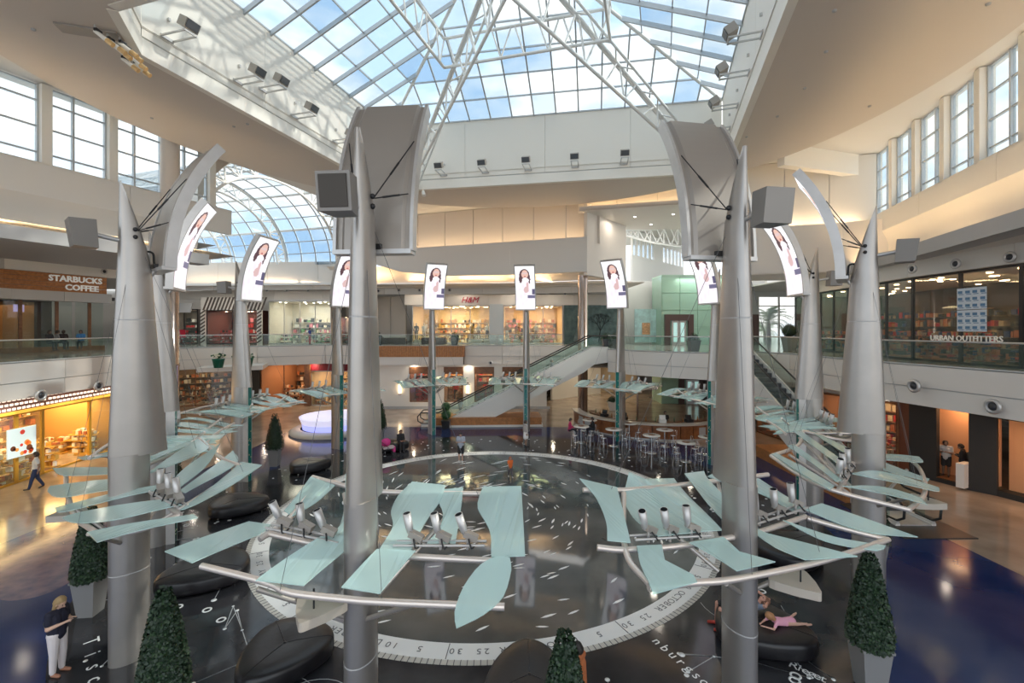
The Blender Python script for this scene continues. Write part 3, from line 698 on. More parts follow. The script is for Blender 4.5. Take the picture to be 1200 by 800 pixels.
# mural windows
TM = mat('mural dark teal', (.04, .085, .08), .35, noise=.3, nscale=2, col2=(.10, .17, .16))
mw = thing('mural_window', 'dark teal mural panel with a pale maned figure left of the bronze column', 'mural', (5.5, 48.1, ZU))
MB().box((2.0, 0, 2.05), (3.9, .12, 4.1)).build('mural_panel', TM, mw)
PM = mat('mural pale', (.20, .27, .26), .5, noise=.25, nscale=5)
m = MB()
def flat(m, pts, y, th=.02, mi=0): m.hexa([(x, y, z) for x, z in pts], [(x, y-th, z) for x, z in pts], mi)
flat(m, [(1.0, .3), (1.3, 1.4), (1.5, 2.5), (2.0, 3.3), (2.6, 3.5), (3.0, 2.9), (3.2, 1.9), (3.3, .9), (2.7, .3)], -.07)
m.build('mural_figure', PM, mw)
m = MB()
for k in range(12): m.tube([(1.6+.13*k, -.1, 3.2-abs(k-5)*.08), (1.4+.16*k, -.1, 2.2), (1.25+.18*k, -.1, .9)], .022, 5)
m.build('mural_hair', mat('mural line', (.05, .09, .085), .5), mw)
mw2 = thing('mural_window', 'dark teal mural panel with a bare tree right of the bronze column', 'mural', (7.9, 46.5, ZU))
MB().box((1.7, 0, 2.0), (3.5, .12, 4.0)).build('mural_panel', TM, mw2)
m = MB(); rt = random.Random(2)
def branch(m, p, d, L, r, k, y=-.09):
    q = (p[0]+d[0]*L, p[1]+d[1]*L); m.tube([(p[0], y, p[1]), (q[0], y, q[1])], [r, r*.7], 5)
    if k: 
        for s in (-1, .2, 1):
            a = atan2(d[1], d[0])+s*.55+rt.uniform(-.2, .2); branch(m, q, (cos(a), sin(a)), L*.68, r*.65, k-1)
branch(m, (1.0, .3), (.15, .99), 1.1, .06, 4); m.build('mural_tree', mat('mural tree', (.012, .02, .018), .6), mw2)
# ---- left of it: recess, kiosk and side shop
rc = sempty('wall_recess')
wall_strip(rc, 'recess_panel', [(-18.2, 49.5), (-11.4, 48.6)], ZU, 10.9, .3, mat('taupe panel', (.48, .43, .37), .6), 1.9, .02)
shop('small dark red shop glimpsed between the masts on the back gallery', (-18.5, 48.0), (-15.6, 48.0), ZU, 8.7, 2.5, (.35, .10, .06), WOODD, 1, (2, 1, 5), (1, .6, .4), 40, 3, seed=8)
# ---- back-left gallery shops
shop('clear glass shop with pale shelves on the back left gallery', (-25.2, 46.9), (-18.8, 46.9), ZU, 10.3, 5, (.66, .62, .55), STEEL, 4, (6, 0, 8, 5, 9), (1, .90, .74), 220, 12, seed=5)
shop('shop of red goods framed in diagonal stripes', (-31.2, 46.3), (-26.0, 46.3), ZU, 9.3, 4, (.16, .06, .05), BLACK, 2, (2, 2, 5, 6, 8), (1, .6, .45), 110, 8, seed=6)
shop('dark shop with a red poster at the far left of the back gallery', (-36.0, 46.0), (-32.0, 46.0), ZU, 9.4, 4, (.20, .17, .15), BLACK, 3, (5, 2, 6), (1, .85, .7), 60, 5, seed=7)
st = sempty('trim_7')
SW = mat('stripe white', (.78, .74, .68), .5); SB = mat('stripe brown', (.10, .075, .06), .5)
MB().box((-28.6, 46.15, 9.95), (6.2, .16, 1.3)).build('stripe_board', SW, st)
for sx in (-31.5, -25.75): MB().box((sx, 46.15, 7.55), (.5, .16, 3.5)).build('stripe_board', SW, st)
for k in range(17):
    x = -31.5+k*.37; MB().hexa([(x, 46.05, 9.3), (x+.16, 46.05, 9.3), (x+.16, 46.0, 9.3), (x, 46.0, 9.3)], [(x+.5, 46.05, 10.6), (x+.66, 46.05, 10.6), (x+.66, 46.0, 10.6), (x+.5, 46.0, 10.6)]).build('diagonal_stripe', SB, st)
for sx in (-31.7, -25.95):
    for k in range(9):
        z = ZU+.1+k*.37; MB().hexa([(sx, 46.05, z), (sx+.45, 46.05, z+.3), (sx+.45, 46.0, z+.3), (sx, 46.0, z)], [(sx, 46.05, z+.15), (sx+.45, 46.05, z+.45), (sx+.45, 46.0, z+.45), (sx, 46.0, z+.15)]).build('diagonal_stripe', SB, st)
MB().box((-33.0, 45.6, 9.5), (1.4, .1, 1.0), ax=Matrix.Rotation(-.3, 3, 'X')).build('grey_awning', GREYP, st)
MB().box((-33.6, 45.9, 6.9), (.9, .05, .8)).build('red_poster', mat('poster red', (.6, .03, .06), .5), st)
# ---- coffee shop on the left gallery
cs = thing('coffee_shop', 'dark coffee shop with wooden sign band and white lettering on the left gallery', 'shop', (-32.8, 29, ZU))
ca = Vector((-33.4, 20)); cb = Vector((-32.8, 29)); cc = Vector((-30.8, 34.2))
cf = [Vector((p.x+32.8, p.y-29)) for p in (ca, cb, cc)]
def cstrip(name, z0, z1, off, th, m, plen, gap=.01):
    for a, b in ((cf[0], cf[1]), (cf[1], cf[2])):
        d = (b-a).normalized(); n = Vector((-d.y, d.x)); L = (b-a).length; k = max(1, round(L/plen))
        for i in range(k):
            p = a+d*(L*i/k+gap)-n*off; q = a+d*(L*(i+1)/k-gap)-n*off
            MB().prism([tuple(p), tuple(q), tuple(q+n*th), tuple(p+n*th)], z0, z1).build(name, m, cs)
for k in range(4): cstrip('sign_plank', 4.20+k*.31, 4.495+k*.31, .25, .12, WOOD, 12, 0)
cstrip('awning', 3.5, 4.16, .9, 1.2, GREYP, 3)
cstrip('shop_mullion', 0, 3.6, .02, .1, WOODD, 2.2, 1.02)
cstrip('glass_pane', .1, 3.5, 0, .03, GLS, 2.2, .1)
cstrip('low_wall', 0, .35, .05, .15, WOODD, 20)
for (x, y) in ((-4.5, -3), (-3.5, 4)): MB().box((x, y, 1.8), (1.6, 1.2, 3.5)).build('inner_pier', mat('amber wall', (.42, .22, .08), .6), cs)
MB().box((-8, -2, 2.6), (.2, 26, 5.2)).build('back_wall', mat('cafe wall', (.10, .075, .06), .6), cs)
MB().box((-4, 5.8, 2.6), (8, .2, 5.2)).build('side_wall', mat('cafe wall', (.10, .075, .06), .6), cs) if False else None
MB().box((-4, -2, 4.1), (8, 26, .1)).build('cafe_ceiling', DARK, cs)
m = MB(); rr = random.Random(4)
for k in range(5):
    for j in range(10): m.box((-1.2, -2.8+j*.32+.0, 1.0+k*.38), (.16, rr.uniform(.12, .26), .12), 0, rr.randrange(3))
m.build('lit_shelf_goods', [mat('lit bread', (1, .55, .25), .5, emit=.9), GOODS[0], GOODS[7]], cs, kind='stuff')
MB().box((-1.3, -1.4, .45), (.9, 3.6, .9)).build('counter', WOODD, cs)
MB().box((-.9, 1.9, 3.0), (.1, .6, .5)).build('menu_screen', mat('menu screen', (.5, .4, .75), .5, emit=.5), cs)
for (x, y) in ((-3, -2), (-3, 3)): 
    q = area('shop_light', (0, 0, 0), 3, 24, (1, .68, .4), (0, 0, -1)); q.parent = cs; q.location = (x, y, 3.3)
d = (cc-cb).normalized(); nn = Vector((-d.y, d.x)); TW = mat('sign white', (.85, .84, .8), .4, emit=.15)
for s, zz, tt in (('STARBUCKS', 5.08, .66), ('COFFEE', 4.50, .72)):
    p = cf[1]+(cf[2]-cf[1])*tt-nn*.42; text(s, cs, frame((p.x, p.y, zz), (d.x, d.y, 0)), .56, TW, 'sign_lettering', .03, bold=.018)
# bulkhead between soffit and sign, dark gallery floor seen below
down_lamps([(-25, 22), (-27, 25), (-27, 29), (-26, 18)], 11.0, 16)  # added lamps that brighten the left gallery
# ---- dark fronted store on the right gallery
uo = []
FRN = [(23.2, 37), (22.2, 32.5), (21.2, 27.2), (20.4, 23), (20.3, 18.0), (20.6, 12), (21, 6)]
labs = ['dark framed shopfront bay with a bright display beside the palm window', 'dark framed shopfront bay behind the slim mast at right', 'dark framed shopfront bay with pale curtain at right', 'dark framed shopfront bay with white lettering and sale posters', 'dark framed shopfront bay at the right edge of the view', 'dark framed shopfront bay beyond the right edge']
for i in range(6):
    uo.append(shop(labs[i], FRN[i], FRN[i+1], ZU, 10.0, 6, (.085, .052, .035), BLACK, (2, 3, 2, 2, 2, 2)[i], (1, 5, 5, 7, 5, 4, 1, 7, 2), (1, .66, .38), (50, 40, 36, 50, 44, 24)[i], 9, seed=20+i, dens=1.8, fw=.14, side=1, ends=(i == 0, 0)))
bh = sempty('wall_bulkhead_right')
wall_strip(bh, 'bulkhead_panel', [(p[0]-.3, p[1]) for p in FRN], 10.0, 10.85, .3, PAINT, 4)
t = uo[3]
# the sales posters and lettering of the dark store
a, d, n, L = seg_frame(FRN[3], FRN[4])
PW = mat('poster white', (.72, .78, .84), .5); PB = mat('poster blue ink', (.12, .25, .42), .5)
sp = thing('sale_poster', 'white and blue sale poster of four sheets in the dark shop window', 'poster', (FRN[3][0], FRN[3][1], ZU))
for i in range(2):
    for j in range(2):
        x = 2.75+.66*i; z = 1.95+.98*j
        pm = Matrix.Rotation(atan2(d.y, d.x), 3, 'Z'); c = pm@Vector((x, -.1, z)); MB().box(tuple(c), (.64, .02, .95), atan2(d.y, d.x)).build('poster_sheet', PW, sp)
        m = MB()
        for r in range(3):
            for cidx in range(2):
                cc_ = pm@Vector((x-.17+.34*cidx, -.115, z+.3-r*.3)); m.box(tuple(cc_), (.20, .01, .12), atan2(d.y, d.x)); 
                cc_ = pm@Vector((x-.12+.34*cidx, -.115, z+.2-r*.3)); m.box(tuple(cc_), (.22, .01, .03), atan2(d.y, d.x))
        m.build('poster_print', PB, sp, kind='stuff')
p = V2(FRN[3])+d*2.75-n*.12
text('URBAN OUTFITTERS', uo[3], uo[3].matrix_basis.inverted()@frame((p.x, p.y, ZU+1.15), (d.x, d.y, 0)), .36, mat('sign cream', (.75, .72, .66), .5, emit=.12), 'window_lettering', .02)
# ---- ground level, left: warm confectionery shop
wy = [( -23.9, 13), (-23.6, 20.3), (-23.9, 23.0), (-24.2, 25.9), (-24.4, 27.6)]
YF = mat('yellow frame', (.62, .33, .04), .35, .2)
wl = ['warm yellow framed shop window with long shelves, nearest on the left', 'warm yellow framed shop window with fruit poster', 'warm yellow framed shop entrance with counter', 'warm yellow framed shop window beside the left mast']
for i in range(4):
    shop(wl[i], wy[i], wy[i+1], 0, 3.35, 4.5, (.46, .26, .08), YF, (3, 2, 1, 1)[i], (3, 0, 6, 7, 1), (1, .68, .28), (150, 130, 110, 110)[i], 12, glass=i != 2, seed=30+i, dens=2.6, fw=.16, ends=(0, i == 3))
ls = sempty('trim_8')
LWM = mat('lit scallop', (1, .86, .70), .5, emit=1.3); LDM = mat('scallop ground', (.32, .16, .13), .5)
for a, b in zip(wy, wy[1:]):
    A, d, n, L = seg_frame(a, b); r_ = atan2(d.y, d.x)
    MB().box(((a[0]+b[0])/2-n.x*.1, (a[1]+b[1])/2-n.y*.1, 3.78), (L, .12, .74), r_).build('scallop_board', LDM, ls)
    MB().box(((a[0]+b[0])/2-n.x*.16, (a[1]+b[1])/2-n.y*.16, 3.42), (L, .1, .14), r_).build('yellow_rail', mat('yellow lit rail', (1, .6, .08), .5, emit=.6), ls)
    m = MB(); k = int(L/.24)
    for i in range(k):
        for j in range(3):
            q = A+d*(i+.5+(j % 2)*.5)*.24-n*.17; m.box((q.x, q.y, 3.60+.22*j), (.15, .03, .10), r_)
    m.build('lit_scallop', LWM, ls, kind='stuff')
fp = thing('fruit_poster', 'poster of cut fruit on pale ground hanging in the warm shop window', 'poster', (-23.2, 21.4, 1.5))
MB().box((0, 0, .55), (.05, 1.25, 1.35)).build('poster_sheet', mat('poster pale', (.70, .82, .80), .5, emit=.35), fp)
m = MB(); rr = random.Random(9)
for k in range(14):
    c = (.035, rr.uniform(-.5, .5), .55+rr.uniform(-.55, .55)); r_ = rr.uniform(.06, .15)
    m.add([(c[0], c[1]+r_*cos(2*pi*j/12), c[2]+r_*sin(2*pi*j/12)) for j in range(12)], [tuple(range(12))], k % 3)
m.build('fruit_print', [mat('fruit red', (.7, .06, .04), .5, emit=.25), mat('fruit orange', (.85, .35, .08), .5, emit=.25), mat('fruit dark', (.25, .08, .04), .5)], fp)
# ---- ground level, back: shop windows under the gallery
gb = sempty('wall_ground_back')
CW = mat('cream wall', (.84, .80, .73), .6)
segs = [(-16.2, -11.9), (-9.3, -7.7), (-6.2, -4.5), (-3.4, -1.7), (-.8, 1.2), (2.6, 6)]
Yb = 41.9
edges = [-13.6, -9.5, -7.6, -6.3, -4.5, -3.5, -1.65, -.9, 1.1, 3.2]
for i in range(0, len(edges)-1, 2): MB().box(((edges[i]+edges[i+1])/2, Yb, 2.06), (edges[i+1]-edges[i], .25, 4.12)).build('wall_panel', CW, gb)
for i in range(1, len(edges)-1, 2): 
    MB().box(((edges[i]+edges[i+1])/2, Yb, .3), (edges[i+1]-edges[i], .25, .6)).build('wall_sill', CW, gb)
    MB().box(((edges[i]+edges[i+1])/2, Yb, 3.98), (edges[i+1]-edges[i], .25, .28)).build('wall_head', CW, gb)
MB().box((-5, Yb-.14, .12), (17, .04, .24)).build('baseboard', GREYP, gb)
for i, (lab, g, wc) in enumerate((('shop window with red clothing display left of the first lamp', (2, 2, 5), (.22, .10, .09)), ('shop window with a red topped mannequin behind the nearer back mast', (7, 1), (.50, .30, .14)), ('tall shop window with orange goods behind the escalator', (1, 2, 7), (.34, .20, .14)), ('shop window partly hidden by the escalator', (1, 3), (.25, .14, .10)))):
    a = edges[1+2*i]; b = edges[2+2*i]; shop(lab, (a+.02, Yb+.15), (b-.02, Yb+.15), .6, 3.85, 2.0, wc, WOODD, 1, g, (1, .66, .42), 45, 3, seed=40+i)
    MB().box(((a+b)/2, Yb-.02, 3.55), (b-a, .3, .65)).build('window_valance', WOODD, gb)
mannequin('red topped mannequin in the back window on the ground floor', (-5.35, 43.0, .65), pi, GOODS[2], GOODS[5])
for x, l in ((468.5, 'glowing wall lamp left of the red mannequin window'), (548, 'glowing wall lamp right of the red mannequin window')):
    t = thing('wall_lamp', l, 'lamp', ((x-600)/530*41.7, 41.68, 1.9)); MB().cyl((0, 0, -.45), (0, 0, .45), .09, seg=12).build('lamp_tube', WARM, t)
    for z in (-.5, .5): MB().box((0, .02, z), (.2, .2, .1)).build('lamp_cap', BRONZE, t)
# left part of the back on the ground
shop('wide warm shop with dark front under the planter shelf', (-24.6, 44.4), (-19.9, 43.9), 0, 4.0, 6, (.28, .14, .07), WOODD, 2, (7, 1, 0, 5), (1, .62, .35), 200, 12, glass=False, seed=50, dens=1.8)
shop('warm shop with red header left of the white kiosk', (-19.3, 43.6), (-14.0, 42.9), 0, 3.4, 4, (.60, .40, .22), STEEL, 2, (7, 0, 1), (1, .74, .45), 170, 8, seed=51)
shop('dark shop behind the left columns with crowded shelves', (-33, 42), (-27.6, 44.6), 0, 4.0, 5, (.22, .15, .10), WOODD, 2, (7, 1, 0, 5), (1, .70, .45), 90, 8, seed=52)
gl = sempty('wall_ground_left')
MB().prism([(-19.3, 43.4), (-13.9, 42.6), (-13.9, 42.9), (-19.3, 43.7)], 3.4, 4.12).build('red_header', mat('dark red board', (.20, .012, .02), .45), gl)
MB().prism([(-27.6, 44.5), (-24.7, 44.2), (-24.7, 44.6), (-27.6, 44.9)], 0, 4.1).build('black_panel', DARK, gl)
MB().prism([(-19.9, 43.3), (-19.3, 43.2), (-19.3, 43.8), (-19.9, 43.9)], 0, 4.1).build('brown_pier', WOODD, gl)
MB().prism([(-14.0, 42.3), (-13.5, 42.0), (-13.5, 42.5), (-14.0, 42.8)], 0, 4.1).build('brown_pier', WOODD, gl)
ps = thing('planter_shelf', 'white cantilevered shelf carrying green flower pots at the back left', 'shelf', (-21.5, 34.5, 0))
a = at(230, 434, 35); b = at(308, 431, 37.5)
MB().prism([(a.x, a.y), (b.x, b.y), (b.x-1.5, b.y+3.6), (a.x-1.5, a.y+3.6)], 4.00, 4.35).build('shelf_slab', FASC, None).parent = None
o = bpy.data.objects['shelf_slab']; o.parent = ps; o.location = (21.5, -34.5, 0)
for i, (x, y) in enumerate(((256, 434), (280, 431), (290, 431))):
    p = at(x, y, 35.3+i*.5); p.z = 4.35; t = thing('flower_pot', ('leftmost green pot of white flowers on the cantilevered shelf', 'middle green flower pot on the shelf, mostly behind the mast', 'rightmost green pot of white flowers on the cantilevered shelf')[i], 'planter', p)
    MB().lathe([(.001, 0), (.30, 0), (.42, .62), (.44, .62), (.44, .70), (.001, .70)], 18).build('pot', mat('pot green', (.01, .16, .10), .4), t)
    m = MB(); rr = random.Random(i)
    for k in range(60):
        a_ = rr.uniform(0, 6.28); r_ = rr.uniform(0, .5); m.ball((r_*cos(a_), r_*sin(a_), .75+rr.uniform(0, .45)*(1-r_)), .07, 6, rr.choice((0, 0, 1)))
    m.build('flowers', [LEAF, mat('petal white', (.8, .78, .6), .6)], t, kind='stuff')
# ---- ground level, right
GR = [(19.4, 30), (19.6, 26.6), (20.2, 22.6), (21.0, 20.6), (21.8, 19.2), (23.0, 14)]
DR = sempty('wall_ground_right')
shop('dim warm shop with crowded shelves behind the right mast', (18.4, 27.6), (19.9, 23.3), 0, 3.6, 5, (.30, .14, .06), WOODD, 2, (1, 2, 7, 0), (1, .55, .28), 90, 8, seed=60, dens=2.5)
shop('small glowing amber shop between the far right masts', (17.6, 32.4), (18.2, 28.0), 0, 3.2, 4, (.35, .16, .06), WOODD, 1, (7, 1), (1, .5, .22), 70, 5, seed=61)
def prism2(n, p0, p1, z0, z1, th, m, par, off=0): A, d, nn, L = seg_frame(p0, p1); p = A-nn*off; q = V2(p1)-nn*off; return MB().prism([tuple(p), tuple(q), tuple(q+nn*th), tuple(p+nn*th)], z0, z1).build(n, m, par)
prism2('header', (17.4, 33), (19.7, 23.6), 3.6, 4.12, .3, PAINT, DR)
BR = mat('reddish brown panel', (.15, .05, .025), .4)
prism2('brown_panel', (19.85, 23.4), (20.1, 22.9), 0, 3.9, .3, BR, DR)
prism2('black_panel', (20.1, 22.9), (20.55, 21.9), 0, 4.1, .3, DARK, DR)
prism2('black_panel', (20.95, 20.75), (21.45, 20.0), 0, 4.1, .3, DARK, DR)
prism2('black_header', (20.95, 20.75), (23.5, 14), 3.45, 4.12, .3, DARK, DR)
prism2('black_base', (20.55, 21.9), (20.95, 20.75), 0, .22, .6, DARK, DR)
prism2('black_base', (21.45, 20.0), (23.5, 14), 0, .25, .6, DARK, DR)
AM = mat('amber lit wall', (.80, .42, .22), .6)
prism2('amber_wall', (21.3, 22.9), (22.2, 20.6), .2, 4.1, .2, AM, DR)
prism2('amber_wall', (22.2, 20.2), (24.0, 14.5), .2, 3.5, .2, AM, DR)
prism2('niche_floor', (20.55, 21.9), (20.95, 20.75), .18, .24, 1.5, WOODD, DR)
area('niche_light', (21.1, 21.4, 3.9), .6, 28, (1, .6, .32), (.3, 0, -1), 1.0)
area('niche_light', (22.2, 18.0, 3.4), .8, 55, (1, .6, .32), (.4, 0, -1), 4)
for k in range(5):
    x, y = Vector((21.75, 19.1)).lerp(Vector((22.3, 17.5)), k/4); t = thing('black_pole', ORD[k]+' thin black pole from the left in the amber window at the right edge', 'pole', (x, y, .2), group='black poles in the amber window')
    MB().cyl((0, 0, 0), (0, 0, 2.1+.1*(k % 2)), .025, seg=8).build('shaft', BLACK, t); MB().ball((0, 0, 2.2), .05).build('finial', BLACK, t)
bx = thing('display_plinth', 'white plinth box in the dark window beside the two people', 'plinth', (20.9, 20.9, .0), .4)
MB().box((0, 0, .65), (.75, .3, 1.1)).build('box', PAINT, bx)
# ---- backdrop of the right corridor, glass lift and palm window
gt = thing('glass_lift', 'pale green glass lift enclosure with brown framed doors', 'lift', (14.8, 44.6, 0))
for z0, z1, nm in ((0, 4.0, 'lower'), (ZU, 12.6, 'upper')):
    k = 5
    for i in range(k):
        x0 = i*1.75; 
        for j in range(1 if z0 == 0 else 4):
            za = z0+(z1-z0)*j/(1 if z0 == 0 else 4)+.02; zb = z0+(z1-z0)*(j+1)/(1 if z0 == 0 else 4)-.02
            MB().box((x0+.875, i*0, (za+zb)/2), (1.71, .06, zb-za)).build('green_glass_panel', GREENG, gt)
    MB().box((4.4, 1.2, (z0+z1)/2), (8.8, .1, z1-z0)).build('inner_wall', mat('pale green wall', (.42, .58, .45), .5), gt)
    MB().box((-.03, 1.5, (z0+z1)/2), (.06, 3, z1-z0)).build('green_glass_panel', GREENG, gt)
MB().box((4.4, 1.5, 12.65), (8.9, 3.1, .12)).build('lift_roof', mat('pale green wall', (.42, .58, .45), .5), gt)
BF = mat('brown door frame', (.10, .06, .05), .4)
for z0 in (0, ZU):
    for x in (1.6, 8.0) if z0 else (3.0, 5.0):
        for (dx, w_, h0, h1) in ((-1.15, .5, 0, 3.0), (1.15, .5, 0, 3.0), (0, 1.8, 2.4, 3.0)): MB().box((x+dx, -.18, z0+(h0+h1)/2), (w_, .3, h1-h0)).build('door_frame', BF, gt)
        for s in (-.35, .35):
            MB().box((x+s, -.1, z0+1.2), (.68, .08, 2.4)).build('lift_door', BF if False else STEEL, gt)
            MB().box((x+s, -.16, z0+1.25), (.34, .05, 1.9)).build('door_light', mat('door glass', (.55, .85, .80), .2, emit=.35), gt)
area('lift_light', (19.2, 44.0, 12.2), 6, 45, (.9, 1, .9), (0, .3, -1), 1)
cw = sempty('wall_corridor_back')
WB = mat('bright wall', (.80, .79, .75), .6)
MB().box((14.8, 61, 8.5), (26, .3, 7)).build('white_wall', WB, cw)
MB().prism([(12.4, 46.5), (14.2, 60), (13.9, 60), (12.1, 46.5)], ZU, 10.6).build('side_wall', WB, cw) if False else None
# clerestory strip in the corridor
wn = sempty('window_3')
a0 = at(733, 279, 52); a1 = at(800, 300, 60)
p = V2((13.3, 50)); q = V2((23, 60.5)); dd = (q-p).normalized(); LL = (q-p).length
prism2('corridor_wall', tuple(p), tuple(q), ZU, 15.6, .3, WB, cw); prism2('corridor_wall', tuple(p), tuple(q), 17.5, 18.4, .3, WB, cw)
for k in range(13):
    if k in (5, 6): continue
    s = LL*k/13
    for dx, w_ in ((0, .18), (.98, .12)):
        A = p+dd*(s+dx); B = p+dd*(s+dx+w_); prism2('mullion', tuple(A), tuple(B), 15.6, 17.5, .2, WHITE, wn)
    A = p+dd*(s+.18); B = p+dd*(s+.98); prism2('glass_pane', tuple(A), tuple(B), 15.6, 17.5, .02, SKY3, wn)
prism2('solid_panel', tuple(p+dd*LL*5/13), tuple(p+dd*LL*7/13), 15.6, 17.5, .3, WB, wn)
ct = thing('corridor_truss', 'curved white roof truss seen over the green lift', 'truss', (17, 48, 16)); c0 = Vector((17, 48, 16))
up_ = cat([at(734, 276, 47), at(770, 285, 48), at(812, 290, 50), at(860, 287, 52)], 5); lo_ = cat([at(734, 270, 47), at(770, 268, 48), at(812, 266, 50), at(860, 262, 52)], 5)
for P_ in (up_, lo_): MB().tube([p_-c0 for p_ in P_], .13, 6).build('truss_chord', TRUSS, ct)
for i in range(0, len(up_)-1): MB().tube([up_[i]-c0, lo_[i+1 if i % 2 else i]-c0], .07, 6).build('truss_web', TRUSS, ct); MB().tube([lo_[i]-c0, up_[i+1]-c0], .06, 6).build('truss_web', TRUSS, ct)
tp = thing('teal_poster', 'pale teal illustrated wall panel beside the green lift', 'poster', (13.9, 46.3, ZU))
MB().box((0, 0, 1.9), (2.7, .1, 3.4)).build('panel', mat('panel teal', (.45, .68, .66), .5, noise=.2, nscale=2), tp); MB().box((-.2, -.08, 1.6), (.8, .05, 1.2)).build('panel_picture', mat('picture orange', (.65, .38, .2), .5, noise=.3, nscale=6), tp)
prism2('side_wall', (10.9, 47.5), (16, 49), ZU, 12.5, .2, WB, cw)
area('corridor_light', (14, 44.5, 16.0), 4, 160, (1, .97, .92), (0, .6, -1), 2)
# palm window
pw = sempty('window_4')
X0, X1, YW = 27.2, 31.8, 50.0
prism2('window_wall', (25.4, YW), (X0, YW), ZU, 13.5, .3, WB, pw); prism2('window_wall', (X1, YW), (36, YW), ZU, 13.5, .3, WB, pw); prism2('window_wall', (X0, YW), (X1, YW), 10.9, 13.5, .3, WB, pw)
for x in (X0, X0+.0+(X1-X0)/2, X1): MB().box((x, YW, 8.3), (.12, .2, 5.2)).build('mullion', WHITE, pw)
MB().box(((X0+X1)/2, YW, 9.9), (X1-X0, .2, .1)).build('glazing_bar', WHITE, pw)
for i in range(2): MB().box((X0+(X1-X0)*(i+.5)/2, YW, 8.3), ((X1-X0)/2-.14, .03, 5.1)).build('glass_pane', SKY3, pw)
prism2('ceiling_drop', (24.8, 44), (34, 44), 11.5, 13.5, .3, WB, pw); MB().box((29, 40, 11.56), (11, 20, .1)).build('gallery_ceiling', PAINT, pw)
def palm(label, x, y, h, z=0):
    t = thing('palm_tree', label, 'palm', (x, y, z)); MB().tube([(0, 0, 0), (.1, 0, h*.5), (0, 0, h)], [.32, .25, .22], 10).build('trunk', mat('palm bark', (.28, .22, .16), .8, noise=.2), t)
    rr = random.Random(int(x)); fm_ = MB()
    N = 9
    pts = [(2.6*i/N, 0, .9*sin(i/N*2.0)-.75*(i/N)**2*2.0) for i in range(N+1)]
    for i in range(1, N):
        p0, p1 = Vector(pts[i]), Vector(pts[i+1]); wv = .62*sin(pi*i/N)+.1
        for s in (-1, 1):
            for k in range(2): a_ = p0.lerp(p1, k/2); fm_.add([a_, a_+Vector((.10, 0, 0)), a_+Vector((.3, s*wv, -.18))], [(0, 1, 2)])
    fm_.tube(pts, .025, 4)
    me = fm_.mesh('frond', LEAF2)
    for k in range(26):
        o = obj('frond', me, t, (0, 0, h)); o.rotation_euler = (0, rr.uniform(-1.0, .6), rr.uniform(0, 6.28))
palm('palm tree outside the tall bright window', 31.2, 55, 8.2); palm('second palm outside, further from the bright window', 38, 68, 7.0)
MB().add([(-200, 61.5, -.3), (200, 61.5, -.3), (200, 300, -.3), (-200, 300, -.3)], [(0, 1, 2, 3)]).build('ground_outside', mat('grass outside', (.18, .26, .10), .9, noise=.2, nscale=.3), None, kind='structure')
MB().add([(-300, -200, -.3), (300, -200, -.3), (300, -8, -.3), (-300, -8, -.3)], [(0, 1, 2, 3)]).build('ground_behind', mat('paving outside', (.4, .38, .35), .9), None, kind='structure')
# building mass that closes the mall (outer walls)
ow_ = sempty('wall_outer')
for a, b in (((-75, 60.5), (12, 60.5)), ((36, 50), (75, 50)), ((75, 60), (75, -8)), ((-75, -8), (-75, 60))):
    prism2('outer_wall', a, b, 0, 12.6, .3, PAINT, ow_)
prism2('outer_wall', (12, 60.8), (36, 60.8), 0, ZU, .3, PAINT, ow_)
down_lamps([(-10, 46.6), (-5, 46.6), (0, 46.4), (4, 46)], 11.4, 26)  # added to light the centre gallery, kept out of view behind the lip
down_lamps([(-31, 44), (-28, 44.3), (-24, 44.2), (-20, 43.6)], 11.1, 24)  # added lamps for the back left gallery
down_lamps([(9, 39), (12, 37), (15, 36), (19, 41), (22, 42), (13, 41.5)], 16.8, 30)
# bright corridor beyond the bar on the ground floor
gc = sempty('wall_ground_corridor')
prism2('cream_wall', (4.2, 47), (10.2, 52), 0, 4.1, .3, CW, gc); prism2('cream_wall', (10, 53), (14.6, 53), 0, 4.1, .3, mat('tan wall', (.62, .48, .32), .6), gc); prism2('brown_door', (8.7, 51.6), (9.7, 52.4), 0, 2.6, .1, WOODD, gc)
down_lamps([(7, 45), (10, 44), (12, 47), (8, 49), (4, 44), (13, 50)], 4.08, 30, (1, .85, .62))
down_lamps([(-9, 41.5), (-4, 41.4), (9, 37), (11, 34), (13, 33)], 4.05, 12, (1, .88, .7))
down_lamps([(-26, 40), (-23, 42), (-19, 43), (-30, 38)], 4.05, 26, (1, .82, .6))
down_lamps([(19.2, 24), (19.2, 20), (19.8, 16), (20, 12)], 4.05, 7, (1, .85, .7))
area('sign_light', (-23.4, 21, 3.3), .15, 34, (1, .7, .35), (1, 0, -.9), 10, (-.05, 1, 0))
# =================================================================== MASTS
MAST = {'A': (-8.59, 10.16), 'B': (-2.51, 7.53), 'C': (4.16, 8.28), 'D': (9.62, 12.21), 'E': (12.17, 18.27), 'F': (11.29, 24.83), 'G': (7.28, 30.14), 'H': (1.05, 32.77), 'I': (-5.68, 32.02), 'J': (-10.92, 28.09), 'K': (-13.3, 22.03), 'L': (-12.2, 15.47)}
MC = Vector((-.575, 20.15))
WHERE = {'A': 'at the left, nearest on that side', 'B': 'in the left foreground, tallest in view', 'C': 'in the right foreground with a speaker on its right', 'D': 'at the right with its screen seen edge on', 'E': 'slender, just left of the right edge-on one', 'F': 'behind the right foreground one', 'G': 'at the back in front of the bar', 'H': 'at the back centre in front of the escalator', 'I': 'at the back in front of the orange wood cladding', 'J': 'at the back just left of the left foreground one', 'K': 'at the left beside the planter shelf', 'L': 'mostly hidden behind the leftmost one'}
